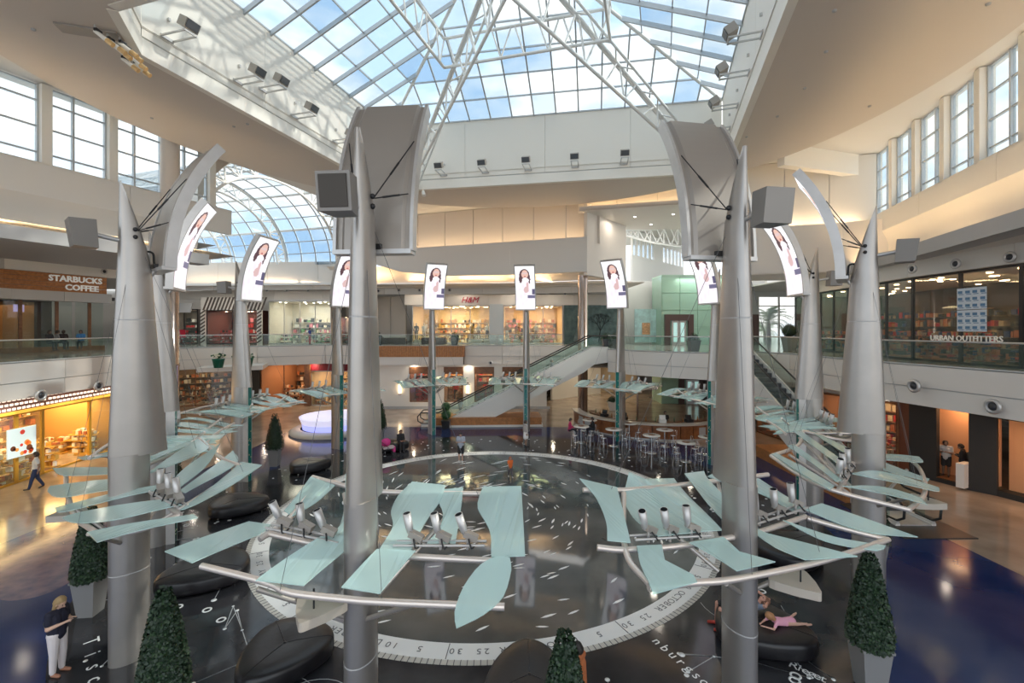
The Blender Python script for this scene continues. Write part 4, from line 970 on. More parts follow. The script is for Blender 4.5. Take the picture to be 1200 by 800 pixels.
# screen picture: flat advertising print shown by a lit screen
def adcol(u, v):
    c = (.93, .93, .96)
    def el(cx, cy, rx, ry): return ((u-cx)/rx)**2+((v-cy)/ry)**2 < 1
    if v < .34 and el(.48, .22, .27, .15) or el(.68, .32, .10, .13) or el(.30, .31, .12, .10): c = (.10, .05, .06)
    if el(.50, .20, .17, .105): c = (.72, .46, .38)
    if el(.50, .175, .15, .022): c = (.66, .50, .50)
    if el(.50, .255, .06, .015): c = (.45, .12, .12)
    if el(.52, .34, .18, .06): c = (.92, .88, .92)
    if v > .36 and abs(u-.5) < .16+.34*min(1, (v-.36)*3.2) and v < .98:
        k = .5+.5*sin(u*17+v*9)*sin(v*23-u*8); c = (.80+.1*k, .72+.12*k, .80+.1*k)
    if el(.55, .56, .13, .07) or el(.62, .48, .06, .10): c = (.62, .42, .42)
    if u > .84 and .54 < v < .66: c = (.10, .09, .16)
    if u > .62 and .68 < v < .75: c = (.14, .13, .22)
    if v > .80 and u > .60: c = (.90, .85, .92)
    return c
def screen_mesh():
    R = 5.0; NU, NV = 34, 72; vs = []; fs = []; cols = []
    for j in range(NV+1):
        th = radians(36.6)*j/NV
        for i in range(NU+1):
            vs.append((-(R+.0)*(1-cos(th))-.105*cos(th), (i/NU-.5)*1.34, R*sin(th)-.105*sin(th)*1.0))
    for j in range(NV):
        for i in range(NU):
            fs.append((j*(NU+1)+i, j*(NU+1)+i+1, (j+1)*(NU+1)+i+1, (j+1)*(NU+1)+i)); cols.append(adcol(1-(i+.5)/NU, 1-(j+.5)/NV))
    me = bpy.data.meshes.new('screen'); me.from_pydata(vs, [], fs)
    ca = me.color_attributes.new('picture', 'FLOAT_COLOR', 'CORNER'); k = 0
    for p, c in zip(me.polygons, cols):
        p.use_smooth = True
        for _ in p.loop_indices: ca.data[k].color = (*c, 1); k += 1
    M = bpy.data.materials.new('lit screen'); M.use_nodes = True; t = M.node_tree; b = t.nodes['Principled BSDF']; at_ = t.nodes.new('ShaderNodeVertexColor'); at_.layer_name = 'picture'
    t.links.new(at_.outputs['Color'], b.inputs['Emission Color']); b.inputs['Emission Strength'].default_value = 1.0; b.inputs['Base Color'].default_value = (.02, .02, .02, 1); b.inputs['Roughness'].default_value = .3
    me.materials.append(M); return me
SM = screen_mesh()
def arc(th, off, y): R = 5.0; return (-R*(1-cos(th))+off*cos(th), y, R*sin(th)+off*sin(th))
def housing_meshes():
    N = 20; T = radians(37)
    prof = [(-.09, -.69), (-.09, .69), (.05, .69), (.05, .58), (.10, .52), (.10, -.52), (.05, -.58), (.05, -.69)]
    m = MB(); vs = []
    for j in range(N+1): vs += [arc(T*j/N, o, y) for o, y in prof]
    P = len(prof); fs = [(j*P+k, j*P+(k+1) % P, (j+1)*P+(k+1) % P, (j+1)*P+k) for j in range(N) for k in range(P)]
    m.add(vs, fs, 0, False); m.add(vs[:P], [tuple(range(P))]); m.add(vs[-P:], [tuple(range(P))]); body = m.mesh('screen_housing', STEEL2)
    m = MB()
    for s in (-1, 1):
        vs = []
        for j in range(N+1): vs += [arc(T*j/N, o, s*y) for o, y in ((-.12, .67), (-.12, .73), (.11, .73), (.11, .67))]
        m.add(vs, [(j*4+k, j*4+(k+1) % 4, (j+1)*4+(k+1) % 4, (j+1)*4+k) for j in range(N) for k in range(4)]); m.add(vs[:4], [(0, 1, 2, 3)]); m.add(vs[-4:], [(0, 1, 2, 3)])
    m.box((.02, 0, -.02), (.28, 1.42, .08)); rim = m.mesh('screen_rim', STEEL)
    return body, rim
HB, HR = housing_meshes()
def shell_mesh(z0, z1, f, clipf=None, n=10, seg=32):
    m = MB(); vs = []
    for j in range(n+1):
        z = z0+(z1-z0)*j/n; cx, rx, ry = f(z)
        for k in range(seg):
            x = cx+rx*cos(2*pi*k/seg); y = ry*sin(2*pi*k/seg)
            if clipf: x = max(x, clipf(z))
            vs.append((x, y, z))
    m.add(vs, [(j*seg+k, j*seg+(k+1) % seg, (j+1)*seg+(k+1) % seg, (j+1)*seg+k) for j in range(n) for k in range(seg)], 0, True)
    m.add(vs[:seg], [tuple(range(seg-1, -1, -1))]); m.add(vs[-seg:], [tuple(range(seg))]); return m
def lerp(a, b, t): return a+(b-a)*t
def fsh(z):
    K = [(4.55, -.16, .54, .24), (7.6, -.10, .37, .205), (9.3, -.08, .285, .165), (10.7, 0.06, .12, .05)]
    for (za, *a), (zb, *b) in zip(K, K[1:]):
        if z <= zb+1e-6: t = (z-za)/(zb-za); return tuple(lerp(p, q, t) for p, q in zip(a, b))
    return K[-1][1:]
def clipx(z): t = max(0, (z-8.7)/(10.68-8.7)); return -9 if z < 8.7 else -.40+.56*t**1.15
def make_mast():
    t = thing('sculpture_mast', 'x', 'mast')
    shell_mesh(0, 4.6, lambda z: (.0, .37, .25), n=2).build('lower_shaft', MASTM, t)
    shell_mesh(1.98, 2.0, lambda z: (.0, .373, .253), n=1).build('shaft_joint', GREYP, t)
    shell_mesh(4.56, 7.585, fsh, n=6).build('middle_shell', MASTM, t)
    shell_mesh(7.585, 7.61, lambda z: tuple(v*.98 for v in fsh(z)), n=1).build('shell_joint', GREYP, t)
    shell_mesh(7.61, 10.68, fsh, clipx, n=24).build('sliced_tip', MASTM, t)
    MB().box((-.46, 0, 2.28), (.24, .24, 4.56)).build('glass_fin', TEAL, t)
    m = MB()
    for s in (-1, 1): m.box((-.46, s*.13, 2.28), (.26, .025, 4.56))
    m.box((-.67, 0, 2.28), (.02, .05, 4.56)) if False else None
    m.build('fin_rail', STEEL, t)
    m = MB(); rr = random.Random(1)
    for k in range(14): m.box((-.585, rr.uniform(-.08, .08), rr.uniform(.3, 4.2)), (.01, .04, .05))
    m.build('fin_marks', mat('fin gold marks', (.5, .55, .35), .5), t, kind='stuff')
    h = obj('screen_housing', HB, t, (-.58, 0, 8.78)); obj('screen', SM, h); obj('screen_rim', HR, h)
    for z in (9.62, 9.45):
        for s in (-1, 1): MB().ball((-.05-.02, s*.165, z), .05, 8).build('cable_knob', BLACK, t)
    for s in (-1, 1):
        for th in (.42, .20):
            q = Vector(arc(th, .12, s*.62))+Vector((-.58, 0, 8.78)); MB().tube([(-.12, s*.16, 9.6), q], .012, 5).build('stay_rod', BLACK, t)
            c = Vector((-.12, s*.16, 9.6)).lerp(q, .5); d = (q-Vector((-.12, s*.16, 9.6))).normalized()*.16; MB().tube([c-d, c+d], .020, 6).build('turnbuckle', BLACK, t)
    MB().tube([(p.x, p.y, p.z) for p in cat([(-.26, .0, 9.0), (-.30, 0, 9.16), (-.42, 0, 9.14), (-.44, 0, 8.95), (-.46, 0, 8.85)], 5)], .024, 6).build('black_hose', RUB, t)
    MB().box((-.48, 0, 8.84), (.14, .36, .10)).build('hinge_plate', BLACK, t); MB().tube([(-.2, 0, 8.35), (-.5, 0, 8.82)], .05, 8).build('hinge_arm', STEEL, t)
    return t
SPK = {}
def speaker(parent, ax=.78, ry=.0):
    m = MB(); m.hexa([(ax-.24, -.18, 9.12), (ax+.16, -.26, 9.12), (ax+.16, .26, 9.12), (ax-.24, .18, 9.12)], [(ax-.20, -.18, 9.72), (ax+.24, -.26, 9.68), (ax+.24, .26, 9.68), (ax-.20, .18, 9.72)])
    b = m.build('speaker_box', mat('speaker grey', (.26, .24, .22), .45, .2), parent); MB().tube([(.1, 0, 9.35), (ax-.2, 0, 9.42)], .05, 8).build('speaker_arm', STEEL, parent)
    if parent is masts['B']: MB().hexa([(ax+.165, -.21, 9.17), (ax+.185, -.21, 9.17), (ax+.185, .21, 9.17), (ax+.165, .21, 9.17)], [(ax+.235, -.21, 9.63), (ax+.26, -.21, 9.63), (ax+.26, .21, 9.63), (ax+.235, .21, 9.63)]).build('speaker_grille', mat('grille brown', (.07, .06, .05), .7), b)
def mast_rot(k): o = V2(MAST[k])-MC; return atan2(o.y, o.x)
TURN = {'B': radians(4), 'C': radians(-12)}
proto = make_mast(); masts = {}
for i, k in enumerate('ABCDEFGHIJKL'):
    o = proto if i == 0 else dup(proto)
    o.location = (*MAST[k], 0); o.rotation_euler = (0, 0, mast_rot(k)+TURN.get(k, 0)); o['label'] = 'tapered silver mast with curved screen, '+WHERE[k]; o['group'] = 'silver masts around the calendar circle'; masts[k] = o
for k in 'ABCD':
    for ch in list(masts[k].children):
        if ch.name.startswith('fin') or ch.name.startswith('glass_fin'): bpy.data.objects.remove(ch)
for k in 'ABCDEFK': speaker(masts[k])

# =================================================================== GLASS CANOPIES
CAN = {"A":{"p":[[[0.8,-4.21],[-0.12,-2.25],[-0.39,-1.31],[-0.01,-1.64],[0.71,-3.02]],[[1.08,-2.2],[1.0,-2.57],[0.09,-1.08],[-0.28,-0.38],[0.24,-0.27],[0.95,-1.26]],[[1.11,-0.81],[0.27,-0.09],[-0.42,0.54],[-0.28,0.82],[0.99,-0.22]],[[1.09,0.06],[0.83,0.17],[-0.18,1.47],[-0.37,2.26],[0.51,1.52],[0.98,0.65]],[[0.95,1.75],[-0.42,2.77],[-0.42,3.02],[0.92,2.43]],[[-0.3,2.4],[-1.97,0.85],[-2.13,1.67],[-0.57,2.41]],[[-0.56,1.43],[-2.23,-0.37],[-1.89,0.79],[-0.58,1.7]],[[-0.41,0.87],[-1.13,-0.29],[-2.19,-1.17],[-1.47,0.15],[-0.67,1.01]],[[-0.41,-0.56],[-2.23,-2.81],[-1.93,-1.25],[-1.12,-0.65]],[[-0.71,-1.93],[-2.16,-2.84],[-2.06,-2.43],[-0.61,-1.47]]],"t":[[[0.58,-3.83],[0.75,-2.24],[0.9,-0.03],[0.83,1.07],[0.74,1.83]],[[0.74,1.83],[0.26,2.31],[-0.3,2.4]],[[-0.3,2.4],[-0.29,1.01],[-0.35,-0.5],[-0.49,-1.97]],[[-2.14,-2.71],[-1.87,-0.2],[-1.9,1.03]],[[-0.69,-1.85],[-1.4,-2.12],[-2.14,-2.71]]],"s":[[-0.29,1.01],[-0.32,1.54],[-0.35,2.02]]},"B":{"p":[[[-2.11,0.07],[-2.05,0.82],[-1.53,0.89],[-0.81,0.85],[0.09,0.88],[0.05,0.35],[-0.56,0.31],[-1.03,0.07],[-1.59,-0.02]],[[-1.88,0.73],[-2.02,1.21],[-1.25,1.37],[-0.21,1.56],[-0.16,1.08],[-0.6,1.16],[-1.08,1.07],[-1.47,0.86]],[[-2.06,1.62],[-2.17,2.4],[-0.06,2.74],[0.02,2.21],[-0.58,2.06],[-1.23,1.7],[-1.7,1.63]],[[1.27,1.99],[1.04,1.9],[0.63,1.92],[0.22,2.08],[0.03,2.31],[0.04,2.51],[0.27,2.57],[0.72,2.53],[1.03,2.31]],[[0.13,0.34],[0.1,0.98],[0.92,0.76],[0.88,0.14]],[[-2.06,-2.24],[-1.82,-1.52],[-1.23,-1.59],[-0.74,-1.76],[-0.9,-2.05]],[[-2.2,-1.5],[-1.92,-0.51],[-1.49,-0.46],[-0.57,-0.26],[-0.02,-0.21],[-0.16,-0.68],[-0.57,-0.71],[-1.29,-1.01]],[[0.52,-3.21],[-0.46,-2.45],[-0.41,-1.97],[-0.11,-1.96],[0.71,-2.51]],[[0.83,-1.21],[-0.08,-0.79],[-0.15,-0.36],[0.2,-0.17],[0.91,-0.44],[0.9,-1.2]]],"t":[[[0.59,-2.45],[0.79,-1.16],[0.94,-0.63],[0.96,0.25],[0.95,0.73],[0.89,1.7],[0.83,2.56]],[[-0.28,-1.91],[-0.07,-0.65],[0.02,0.24],[-0.04,2.22]],[[-2.16,-2.26],[-1.91,-1.35],[-1.76,-0.51],[-1.93,2.14]],[[-1.85,1.96],[0.01,2.28],[0.8,2.34]],[[-2.08,-2.07],[-0.76,-1.81],[-0.11,-1.96]]],"s":[[-0.13,0.85],[-0.18,1.31],[-0.23,1.76],[-0.26,-1.64],[-0.19,-1.17],[-0.11,-0.7]]},"C":{"p":[[[-2.32,-2.0],[-1.79,-1.41],[-0.15,-2.28],[-0.3,-2.64],[-0.76,-2.36],[-1.55,-2.08]],[[-2.34,-0.71],[-2.03,-0.51],[-0.68,-0.97],[0.01,-0.93],[-0.1,-1.76],[-0.71,-1.77],[-1.48,-1.46]],[[-2.03,-0.51],[-1.9,0.18],[-0.94,-0.17],[0.08,-0.5],[-0.0,-0.91],[-0.56,-1.0],[-1.26,-0.96]],[[-1.91,0.48],[-1.89,1.04],[-1.56,0.81],[-0.62,0.37],[-0.18,-0.19],[-0.84,-0.01]],[[-1.68,0.93],[-1.76,1.4],[-1.32,2.11],[-0.14,1.97],[-0.13,1.56],[-0.85,1.54]],[[-0.09,-2.2],[0.01,-1.77],[0.36,-2.0],[0.77,-1.81],[0.9,-1.86],[0.91,-2.68],[0.69,-2.58],[0.31,-2.44]],[[0.12,-1.28],[0.18,-0.57],[0.58,-0.64],[0.93,-0.26],[0.91,-1.08],[0.43,-1.19]],[[0.15,0.29],[0.3,0.31],[0.82,0.92],[1.19,1.37],[1.0,0.34],[0.64,0.11],[0.31,0.09]],[[0.07,1.03],[0.66,1.6],[1.08,2.34],[1.12,2.01],[0.69,1.29]],[[-0.07,1.81],[-0.12,2.41],[1.12,3.22],[0.85,2.5],[0.48,2.08]]],"t":[[[0.66,-2.56],[0.77,-1.81],[0.89,-1.14],[0.99,0.36],[0.99,1.59],[0.94,2.66]],[[-0.34,-2.81],[-0.16,-2.38],[-0.0,-1.49],[0.07,-0.54],[0.1,0.39],[-0.01,1.78]],[[-1.97,-2.12],[-1.77,-1.3],[-1.65,-0.27],[-1.57,1.09],[-1.48,2.58]],[[-1.65,-1.34],[-0.14,-2.39],[0.61,-2.49]],[[0.04,1.76],[0.44,2.12],[0.93,2.61]]],"s":[[-0.18,-1.89],[-0.1,-1.5],[-0.03,-1.09],[-0.02,0.53],[-0.06,1.08],[-0.11,1.63]]},"D":{"p":[[[-2.0,-2.08],[-1.93,-1.86],[-0.6,-3.36],[-0.67,-3.78],[-1.22,-3.24]],[[-1.8,-0.76],[-1.67,-0.42],[-0.49,-2.71],[-0.59,-3.0]],[[-1.88,1.46],[-1.69,1.83],[-0.48,-0.82],[-0.58,-1.27]],[[-1.65,2.7],[-1.4,2.54],[-0.28,0.94],[-0.5,0.35]],[[-0.36,-1.76],[0.19,-0.83],[1.37,-0.28],[1.25,-0.82],[0.26,-1.58]],[[-0.48,-3.04],[0.25,-2.23],[0.92,-1.97],[0.99,-2.35],[0.17,-2.81]],[[0.31,0.65],[1.27,0.6],[1.21,0.26],[0.3,-0.31]],[[-0.27,0.62],[0.33,1.52],[1.21,2.54],[1.2,1.79],[0.32,0.76]]],"t":[[[-2.0,-2.08],[-1.21,-3.0],[-0.55,-3.21],[0.66,-2.76]],[[0.66,-2.76],[0.99,-1.35],[1.13,-0.03],[1.15,1.5],[1.02,2.44]],[[-2.0,-2.08],[-1.61,-0.07],[-1.67,2.17]],[[-1.67,2.17],[-0.85,2.35],[-0.1,3.15]],[[-0.55,-3.21],[-0.4,-1.41],[-0.27,0.73]]],"s":[[-0.53,-2.49],[-0.45,-1.91],[-0.39,-1.22]]}}
SLOPE = -.2; AMP = 1.0
def zc(a): return 3.70+SLOPE*a
def petal_mesh(poly, rnd):
    """bent glass sheet following a plan outline in (outward, sideways) coordinates"""
    pts = [Vector((a, s, 0)) for a, s in poly]
    n = len(pts)
    def sharp(i):
        u = (pts[i]-pts[i-1]).normalized(); w = (pts[(i+1) % n]-pts[i]).normalized(); return u.dot(w) < .72
    out = []
    for i in range(n):
        p, q = pts[i], pts[(i+1) % n]; k = max(2, int((q-p).length/.12))
        # keep sharp tips, soften long sides
        pr, nx = pts[i-1], pts[(i+2) % n]
        if sharp(i): pr = p*2-q
        if sharp((i+1) % n): nx = q*2-p
        for j in range(k):
            t = j/k
            cr = .5*((2*p)+(q-pr)*t+(2*pr-5*p+4*q-nx)*t*t+(3*p-pr-3*q+nx)*t**3)
            li = p.lerp(q, t); out.append(li.lerp(cr, .9))
    tri = geometry.tessellate_polygon([out])
    amp = rnd.uniform(.03, .09)*AMP; ph = rnd.uniform(0, 3)
    def Z(p): return zc(p.x)+.05+amp*sin(p.x*1.6+ph)
    top = [(p.x, p.y, Z(p)+.016) for p in out]; bot = [(p.x, p.y, Z(p)) for p in out]; N = len(out)
    m = MB(); m.add(top+bot, list(tri)+[tuple(N+i for i in t[::-1]) for t in tri]+[(i, (i+1) % N, N+(i+1) % N, N+i) for i in range(N)]); return m
def spot_parts(parent, a, s, rnd):
    sp = MB().box((a, s, zc(a)+.14), (.05, .05, .12)).build('spotlight', STEEL, parent)
    z = zc(a); q = rnd.uniform(-.1, .1)
    m = MB(); R = Matrix.Rotation(q, 3, 'Z')@Matrix.Rotation(-.45, 3, 'Y'); m.box((a-.06, s+.05, z+.26), (.30, .17, .13), ax=R); m.build('ballast_box', TUBE, sp)
    b = Vector((a-.18, s+.08, z+.36)); d = Vector((.10+q*.3, -.05+q, 1)).normalized()
    MB().lathe([(.055, 0), (.085, .03), (.088, .30), (.078, .30), (.07, .12), (.001, .12)], 14).build('lamp_head', CHROME, sp); h = sp.children[-1] if False else None
    return sp, b, d
def canopy(k, data, label):
    global SLOPE, AMP; SLOPE, AMP = ((-.2, 1.0) if k in 'ABCD' else (.05, 2.2))
    rnd = random.Random(ord(k)); t = thing('glass_canopy', label, 'canopy', (*MAST[k], 0), mast_rot(k), 'aqua glass petal canopies on the masts')
    for tb in data['t']:
        P = cat([(a, s, zc(a)-.02) for a, s in tb], 6); MB().tube(P, .052, 10).build('frame_tube', TUBE, t)
    for po in data['p']: petal_mesh(po, rnd).build('glass_petal', FROST, t)
    sp = data['s']
    for g in (sp[:3], sp[3:]):
        if not g: continue
        A = Vector((g[0][0], g[0][1], 0)); B = Vector((g[-1][0], g[-1][1], 0)); d = (B-A).normalized()*.3; A -= d; B += d
        for da, dz in ((-.08, .10), (.08, .10)):
            MB().tube([(A.x+da, A.y, zc(A.x)+dz), (B.x+da, B.y, zc(B.x)+dz)], .022, 6).build('lamp_rail', STEEL, t)
        for (a, s) in g:
            z = zc(a); q = rnd.uniform(-.15, .15)
            s_ = MB().tube([(a, s, z), (a, s, z+.2)], .025, 6).build('spotlight', STEEL, t)
            MB().box((a-.02, s+.05, z+.22), (.13, .24, .10), ax=Matrix.Rotation(q, 3, 'Z')@Matrix.Rotation(-.4, 3, 'X')).build('ballast_box', STEEL2, s_)
            h = MB().lathe([(.03, -.02), (.055, .04), (.066, .12), (.070, .36), (.060, .36)], 14).lathe([(.060, .36), (.052, .26), (.001, .25)], 14, mi=1).build('lamp_head', [STEEL, BLACK], s_); h.location = (a-.03, s-.05, z+.24); h.rotation_euler = (.18+q, .05+q, 0)
            MB().tube([(p.x, p.y, p.z) for p in cat([(a+.05, s+.03, z+.2), (a+.12, s+.1, z+.08), (a+.02, s+.16, z+.12)], 4)], .015, 5).build('lamp_cable', RUB, s_)
    # arms from the mast, hanging shield box, suspension wires
    for s in (-1, 1):
        MB().tube([(.2, s*.2, 2.72), (.86, s*1.25, 3.45)], .042, 8).build('support_arm', STEEL2, t)
        MB().tube([(-.3, s*.18, 2.85), (-1.7, s*1.25, 3.98)], .042, 8).build('support_arm', TUBE, t)
    b = MB(); ca_, cs_ = {'A': (.85, -1.4), 'B': (.8, -.35), 'C': (.95, .3), 'D': (1.15, -.55)}.get(k, (.95, -.3))
    P = [(-.30, -.37), (-.30, .37), (.0, .29), (.25, .10), (.34, 0), (.25, -.10), (.0, -.29)]
    P = [(p.x+ca_, p.y+cs_) for p in cat([(a, s, 0) for a, s in P], 4, True)]
    b.prism(P, 3.06, 3.20); b.build('shield_box', mat('tan shield', (.50, .44, .37), .45), t); MB().tube([(ca_, cs_, 3.2), (ca_, cs_, 3.5)], .015, 5).build('shield_hanger', BLACK, t)
    for (a, s) in ((-1.75, -1.6), (-1.75, 1.6), (.95, .8), (.95, -.8)):
        MB().tube([(-.1, .0, 9.5), (a, s, zc(a))], .0045, 4).build('wire', mat('wire grey', (.16, .16, .16), .4, .5), t)
    return t
generic = dict(
    t=[[(.66, -2.5), (.9, -1.2), (1.0, 0), (.95, 1.2), (.8, 2.5)], [(-.25, -2.4), (-.03, -1.2), (.05, 0), (0, 1.3), (-.1, 2.4)], [(-1.95, -2.2), (-1.75, -.8), (-1.7, .4), (-1.8, 1.6), (-1.9, 2.2)], [(-1.8, -1.9), (-.1, -2.2), (.7, -2.3)], [(-1.8, 1.9), (0, 2.2), (.8, 2.3)]],
    p=CAN['B']['p'][:5]+CAN['C']['p'][0:2]+[[(a, s) for a, s in CAN['C']['p'][5]]]+[CAN['B']['p'][6], CAN['B']['p'][8]],
    s=[(-.13, .85), (-.18, 1.31), (-.23, 1.76), (-.2, -1.64), (-.15, -1.17), (-.1, -.7)])
LABC = {'A': 'aqua glass petal canopy on the nearest left mast', 'B': 'aqua glass petal canopy on the left foreground mast', 'C': 'aqua glass petal canopy on the right foreground mast', 'D': 'aqua glass petal canopy on the right mast, its arc of tube towards the wall', 'E': 'aqua glass petal canopy behind the right mast, beside the steep escalator', 'F': 'aqua glass petal canopy behind the right foreground mast', 'G': 'aqua glass petal canopy in front of the bar', 'H': 'aqua glass petal canopy at back centre in front of the escalator side', 'I': 'aqua glass petal canopy under the orange wood cladding', 'J': 'aqua glass petal canopy above the white kiosk', 'K': 'aqua glass petal canopy by the planter shelf', 'L': 'aqua glass petal canopy behind the nearest left mast'}
for k in 'ABCD': canopy(k, CAN[k], LABC[k])
gc_ = None
for k in 'EFGHIJKL':
    if gc_ is None: gc_ = canopy(k, generic, LABC[k])
    else: dup(gc_, (*MAST[k], 0), mast_rot(k), LABC[k])

# =================================================================== ESCALATORS
def escalator(label, p0, p1, z0, z1, width, steps=24, panel=PAINT, wood=True):
    """from the lower landing p0 to the upper landing p1, on plan; local x runs upward"""
    a, d, n, L = seg_frame(p0, p1); t = thing('escalator', label, 'escalator', (p0[0], p0[1], 0), atan2(d.y, d.x)); fl = 1.3; run = L-2*fl
    def zz(x): return z0+(z1-z0)*min(1, max(0, (x-fl)/run))
    W = width/2
    for s in (-1, 1):
        y = s*(W+.12)
        prof = [(0, z0+.12), (fl, z0+.12), (L-fl, z1+.12), (L, z1+.12), (L, z1-1.0), (L-fl+.2, z1-1.15), (L-fl-.6, z1-1.75), (fl+2.9, z0), (0, z0)]
        m = MB(); m.hexa([(x, y-.08, z) for x, z in prof], [(x, y+.08, z) for x, z in prof]); m.build('side_cladding', panel, t)
        m = MB(); m.tube([(0, y, z0+.14), (fl, y, z0+.14), (L-fl, y, z1+.14), (L, y, z1+.14)], .07, 6); m.build('skirt_rail', STEEL, t)
        k = 9
        for i in range(k):
            xa = fl*.3+(L-fl*.6)*i/k; xb = fl*.3+(L-fl*.6)*(i+1)/k-.03
            m = MB(); m.hexa([(xa, y-.01, zz(xa)+.2), (xb, y-.01, zz(xb)+.2), (xb, y+.01, zz(xb)+.2), (xa, y+.01, zz(xa)+.2)], [(xa, y-.01, zz(xa)+.98), (xb, y-.01, zz(xb)+.98), (xb, y+.01, zz(xb)+.98), (xa, y+.01, zz(xa)+.98)]); m.build('balustrade_glass', RGL, t)
        hp = [(fl*.6, y, z0+.18), (.05, y, z0+.22), (-.25, y, z0+.42), (-.28, y, z0+.75), (-.02, y, z0+1.02), (fl, y, z0+1.04), (L-fl, y, z1+1.04), (L+.1, y, z1+1.02), (L+.36, y, z1+.75), (L+.3, y, z1+.40), (L, y, z1+.2)]
        MB().tube(hp, .045, 8).build('handrail', RUB, t)
    for i in range(steps):
        x = fl+run*(i+.5)/steps; MB().box((x, 0, zz(x)-.12), (run/steps*.98, width, .24)).build('step', mat('step grey', (.10, .10, .105), .45, .4), t)
    for x, z in ((fl/2, z0), (L-fl/2, z1)): MB().box((x, 0, z-.04 if z else .03), (fl, width, .1)).build('comb_plate', STEEL, t)
    m = MB(); prof = [(fl+2.2, z0+.1), (L-fl, z1-1.05), (L, z1-1.0), (L, z1-.5), (L-fl, z1-.5), (fl+1.2, z0+.1)]
    m.hexa([(x, -W-.1, z) for x, z in prof], [(x, W+.1, z) for x, z in prof]); m.build('truss_casing', panel, t)
    return t
e1 = escalator('long white escalator rising left to right at the back', (-6.9, 34.9), (7.4, 35.6), 0, ZU, 1.1)
MB().box((5.0, 0, .42), (8.2, 2.2, .55)).build('wood_base', WOOD, e1); MB().box((5.4, 0, .08), (7.6, 2.3, .15)).build('plinth', PAINT, e1)
e2 = escalator('steep dark escalator coming down beside the right gallery', (15.1, 16.9), (15.15, 31.0), 0, ZU, 1.1, panel=PAINT)
MB().box((6.0, 0, .30), (7.4, 1.9, .6)).build('wood_base', WOOD, e2); MB().box((.6, 0, .02), (3.2, 2.6, .03)).build('floor_plate', mat('plate dark', (.06, .06, .06), .35, .4), e2)

# =================================================================== KIOSK, BAR, TABLES, STOOLS
kk = thing('fountain_kiosk', 'round white kiosk glowing lavender with a stepped stone base', 'kiosk', (-13.0, 33.0, 0)); kk.scale = (.95, .95, .68)
MB().lathe([(3.1, 0), (3.15, .22), (2.9, .42), (2.35, .45)], 48).build('stone_base', mat('pale stone', (.62, .58, .52), .25), kk)
MB().lathe([(2.2, .42), (2.25, 1.0)], 48).build('lower_drum', mat('lavender lit panel', (.42, .45, 1.0), .4, emit=.75), kk)
MB().lathe([(2.25, 1.0), (2.4, 1.5), (2.45, 1.62), (2.2, 1.66), (.001, 1.66)], 48).build('upper_drum', mat('pale lit panel', (.80, .78, 1.0), .4, emit=.5), kk)
bar = thing('round_bar', 'large round wooden bar with pale counter under the curved balcony', 'bar', (10.8, 35.6, 0)); BRD = 5.9
def arcstrip(r0, r1, z0, z1, a0, a1, n, m_, name, parent, gap=.0):
    for i in range(n):
        a = a0+(a1-a0)*i/n+gap; b = a0+(a1-a0)*(i+1)/n-gap; k = 3; P = [(r0*cos(a+(b-a)*j/k), r0*sin(a+(b-a)*j/k)) for j in range(k+1)]+[(r1*cos(b+(a-b)*j/k), r1*sin(b+(a-b)*j/k)) for j in range(k+1)]
        MB().prism(P, z0, z1).build(name, m_, parent)
arcstrip(BRD-.12, BRD, .12, 1.02, -pi*1.02, .05*pi, 22, mat('bar wood', (.30, .105, .035), .3, noise=.2, nscale=5), 'front_panel', bar, .004)
arcstrip(BRD-.5, BRD+.16, 1.02, 1.10, -pi*1.02, .05*pi, 10, mat('pale counter', (.62, .54, .46), .2), 'counter_top', bar)
arcstrip(BRD-1.3, BRD-1.2, 0, .95, -pi*1.0, 0, 16, WOODD, 'inner_panel', bar); arcstrip(BRD-1.6, BRD-1.1, .95, 1.0, -pi, 0, 8, WOODD, 'inner_counter', bar)
arcstrip(BRD-.14, BRD+.02, 0, .12, -pi*1.02, .05*pi, 12, STEEL, 'foot_rail', bar)
arcstrip(BRD-.02, BRD+.02, .3, .85, -pi*.93, -pi*.83, 2, GREYP, 'grey_panel', bar, .02); arcstrip(BRD-.02, BRD+.02, .3, .85, -pi*.42, -pi*.34, 2, GREYP, 'grey_panel', bar, .02)
rr = random.Random(11); 
bots = mat('bottle glass', (.10, .14, .08), .1); botb = mat('bottle amber', (.35, .15, .04), .1)
bm_ = [MB().lathe([(.04, 0), (.04, .2), (.015, .27), (.015, .34), (.001, .34)], 8).mesh('bottle', x) for x in (bots, botb)]
for i in range(18):
    a = -pi*.92+pi*.8*i/18; obj('bottle', bm_[i % 2], None, (10.8+4.55*cos(a), 35.6+4.55*sin(a), 1.0), label=ORD[i]+' small %s bottle from the left on the inner bar counter' % ('green', 'amber')[i % 2], cat='bottle', group='bottles on the inner bar counter')
for i, a in enumerate((-2.5, -2.2, -1.7, -1.35)):
    t = thing('cash_register', ('register at the left end of the bar', 'register left of the bar middle', 'pale register right of the bar middle', 'dark register at the right of the bar')[i], 'register', (10.8+5.2*cos(a), 35.6+5.2*sin(a), 1.1), a+pi/2)
    MB().box((0, 0, .1), (.45, .4, .2)).build('base', PAINT if i == 2 else BLACK, t); MB().box((0, .05, .34), (.4, .06, .28), ax=Matrix.Rotation(-.3, 3, 'X')).build('screen', BLACK if i != 2 else PAINT, t)
um = thing('bar_parasol', 'small patterned parasol roof on a post behind the bar', 'parasol', (9.4, 33.9, 0)); MB().cyl((0, 0, 0), (0, 0, 3.3), .07).build('post', BRONZE, um)
UM_ = mat('parasol pattern', (.45, .35, .38), .6, noise=.5, nscale=9)
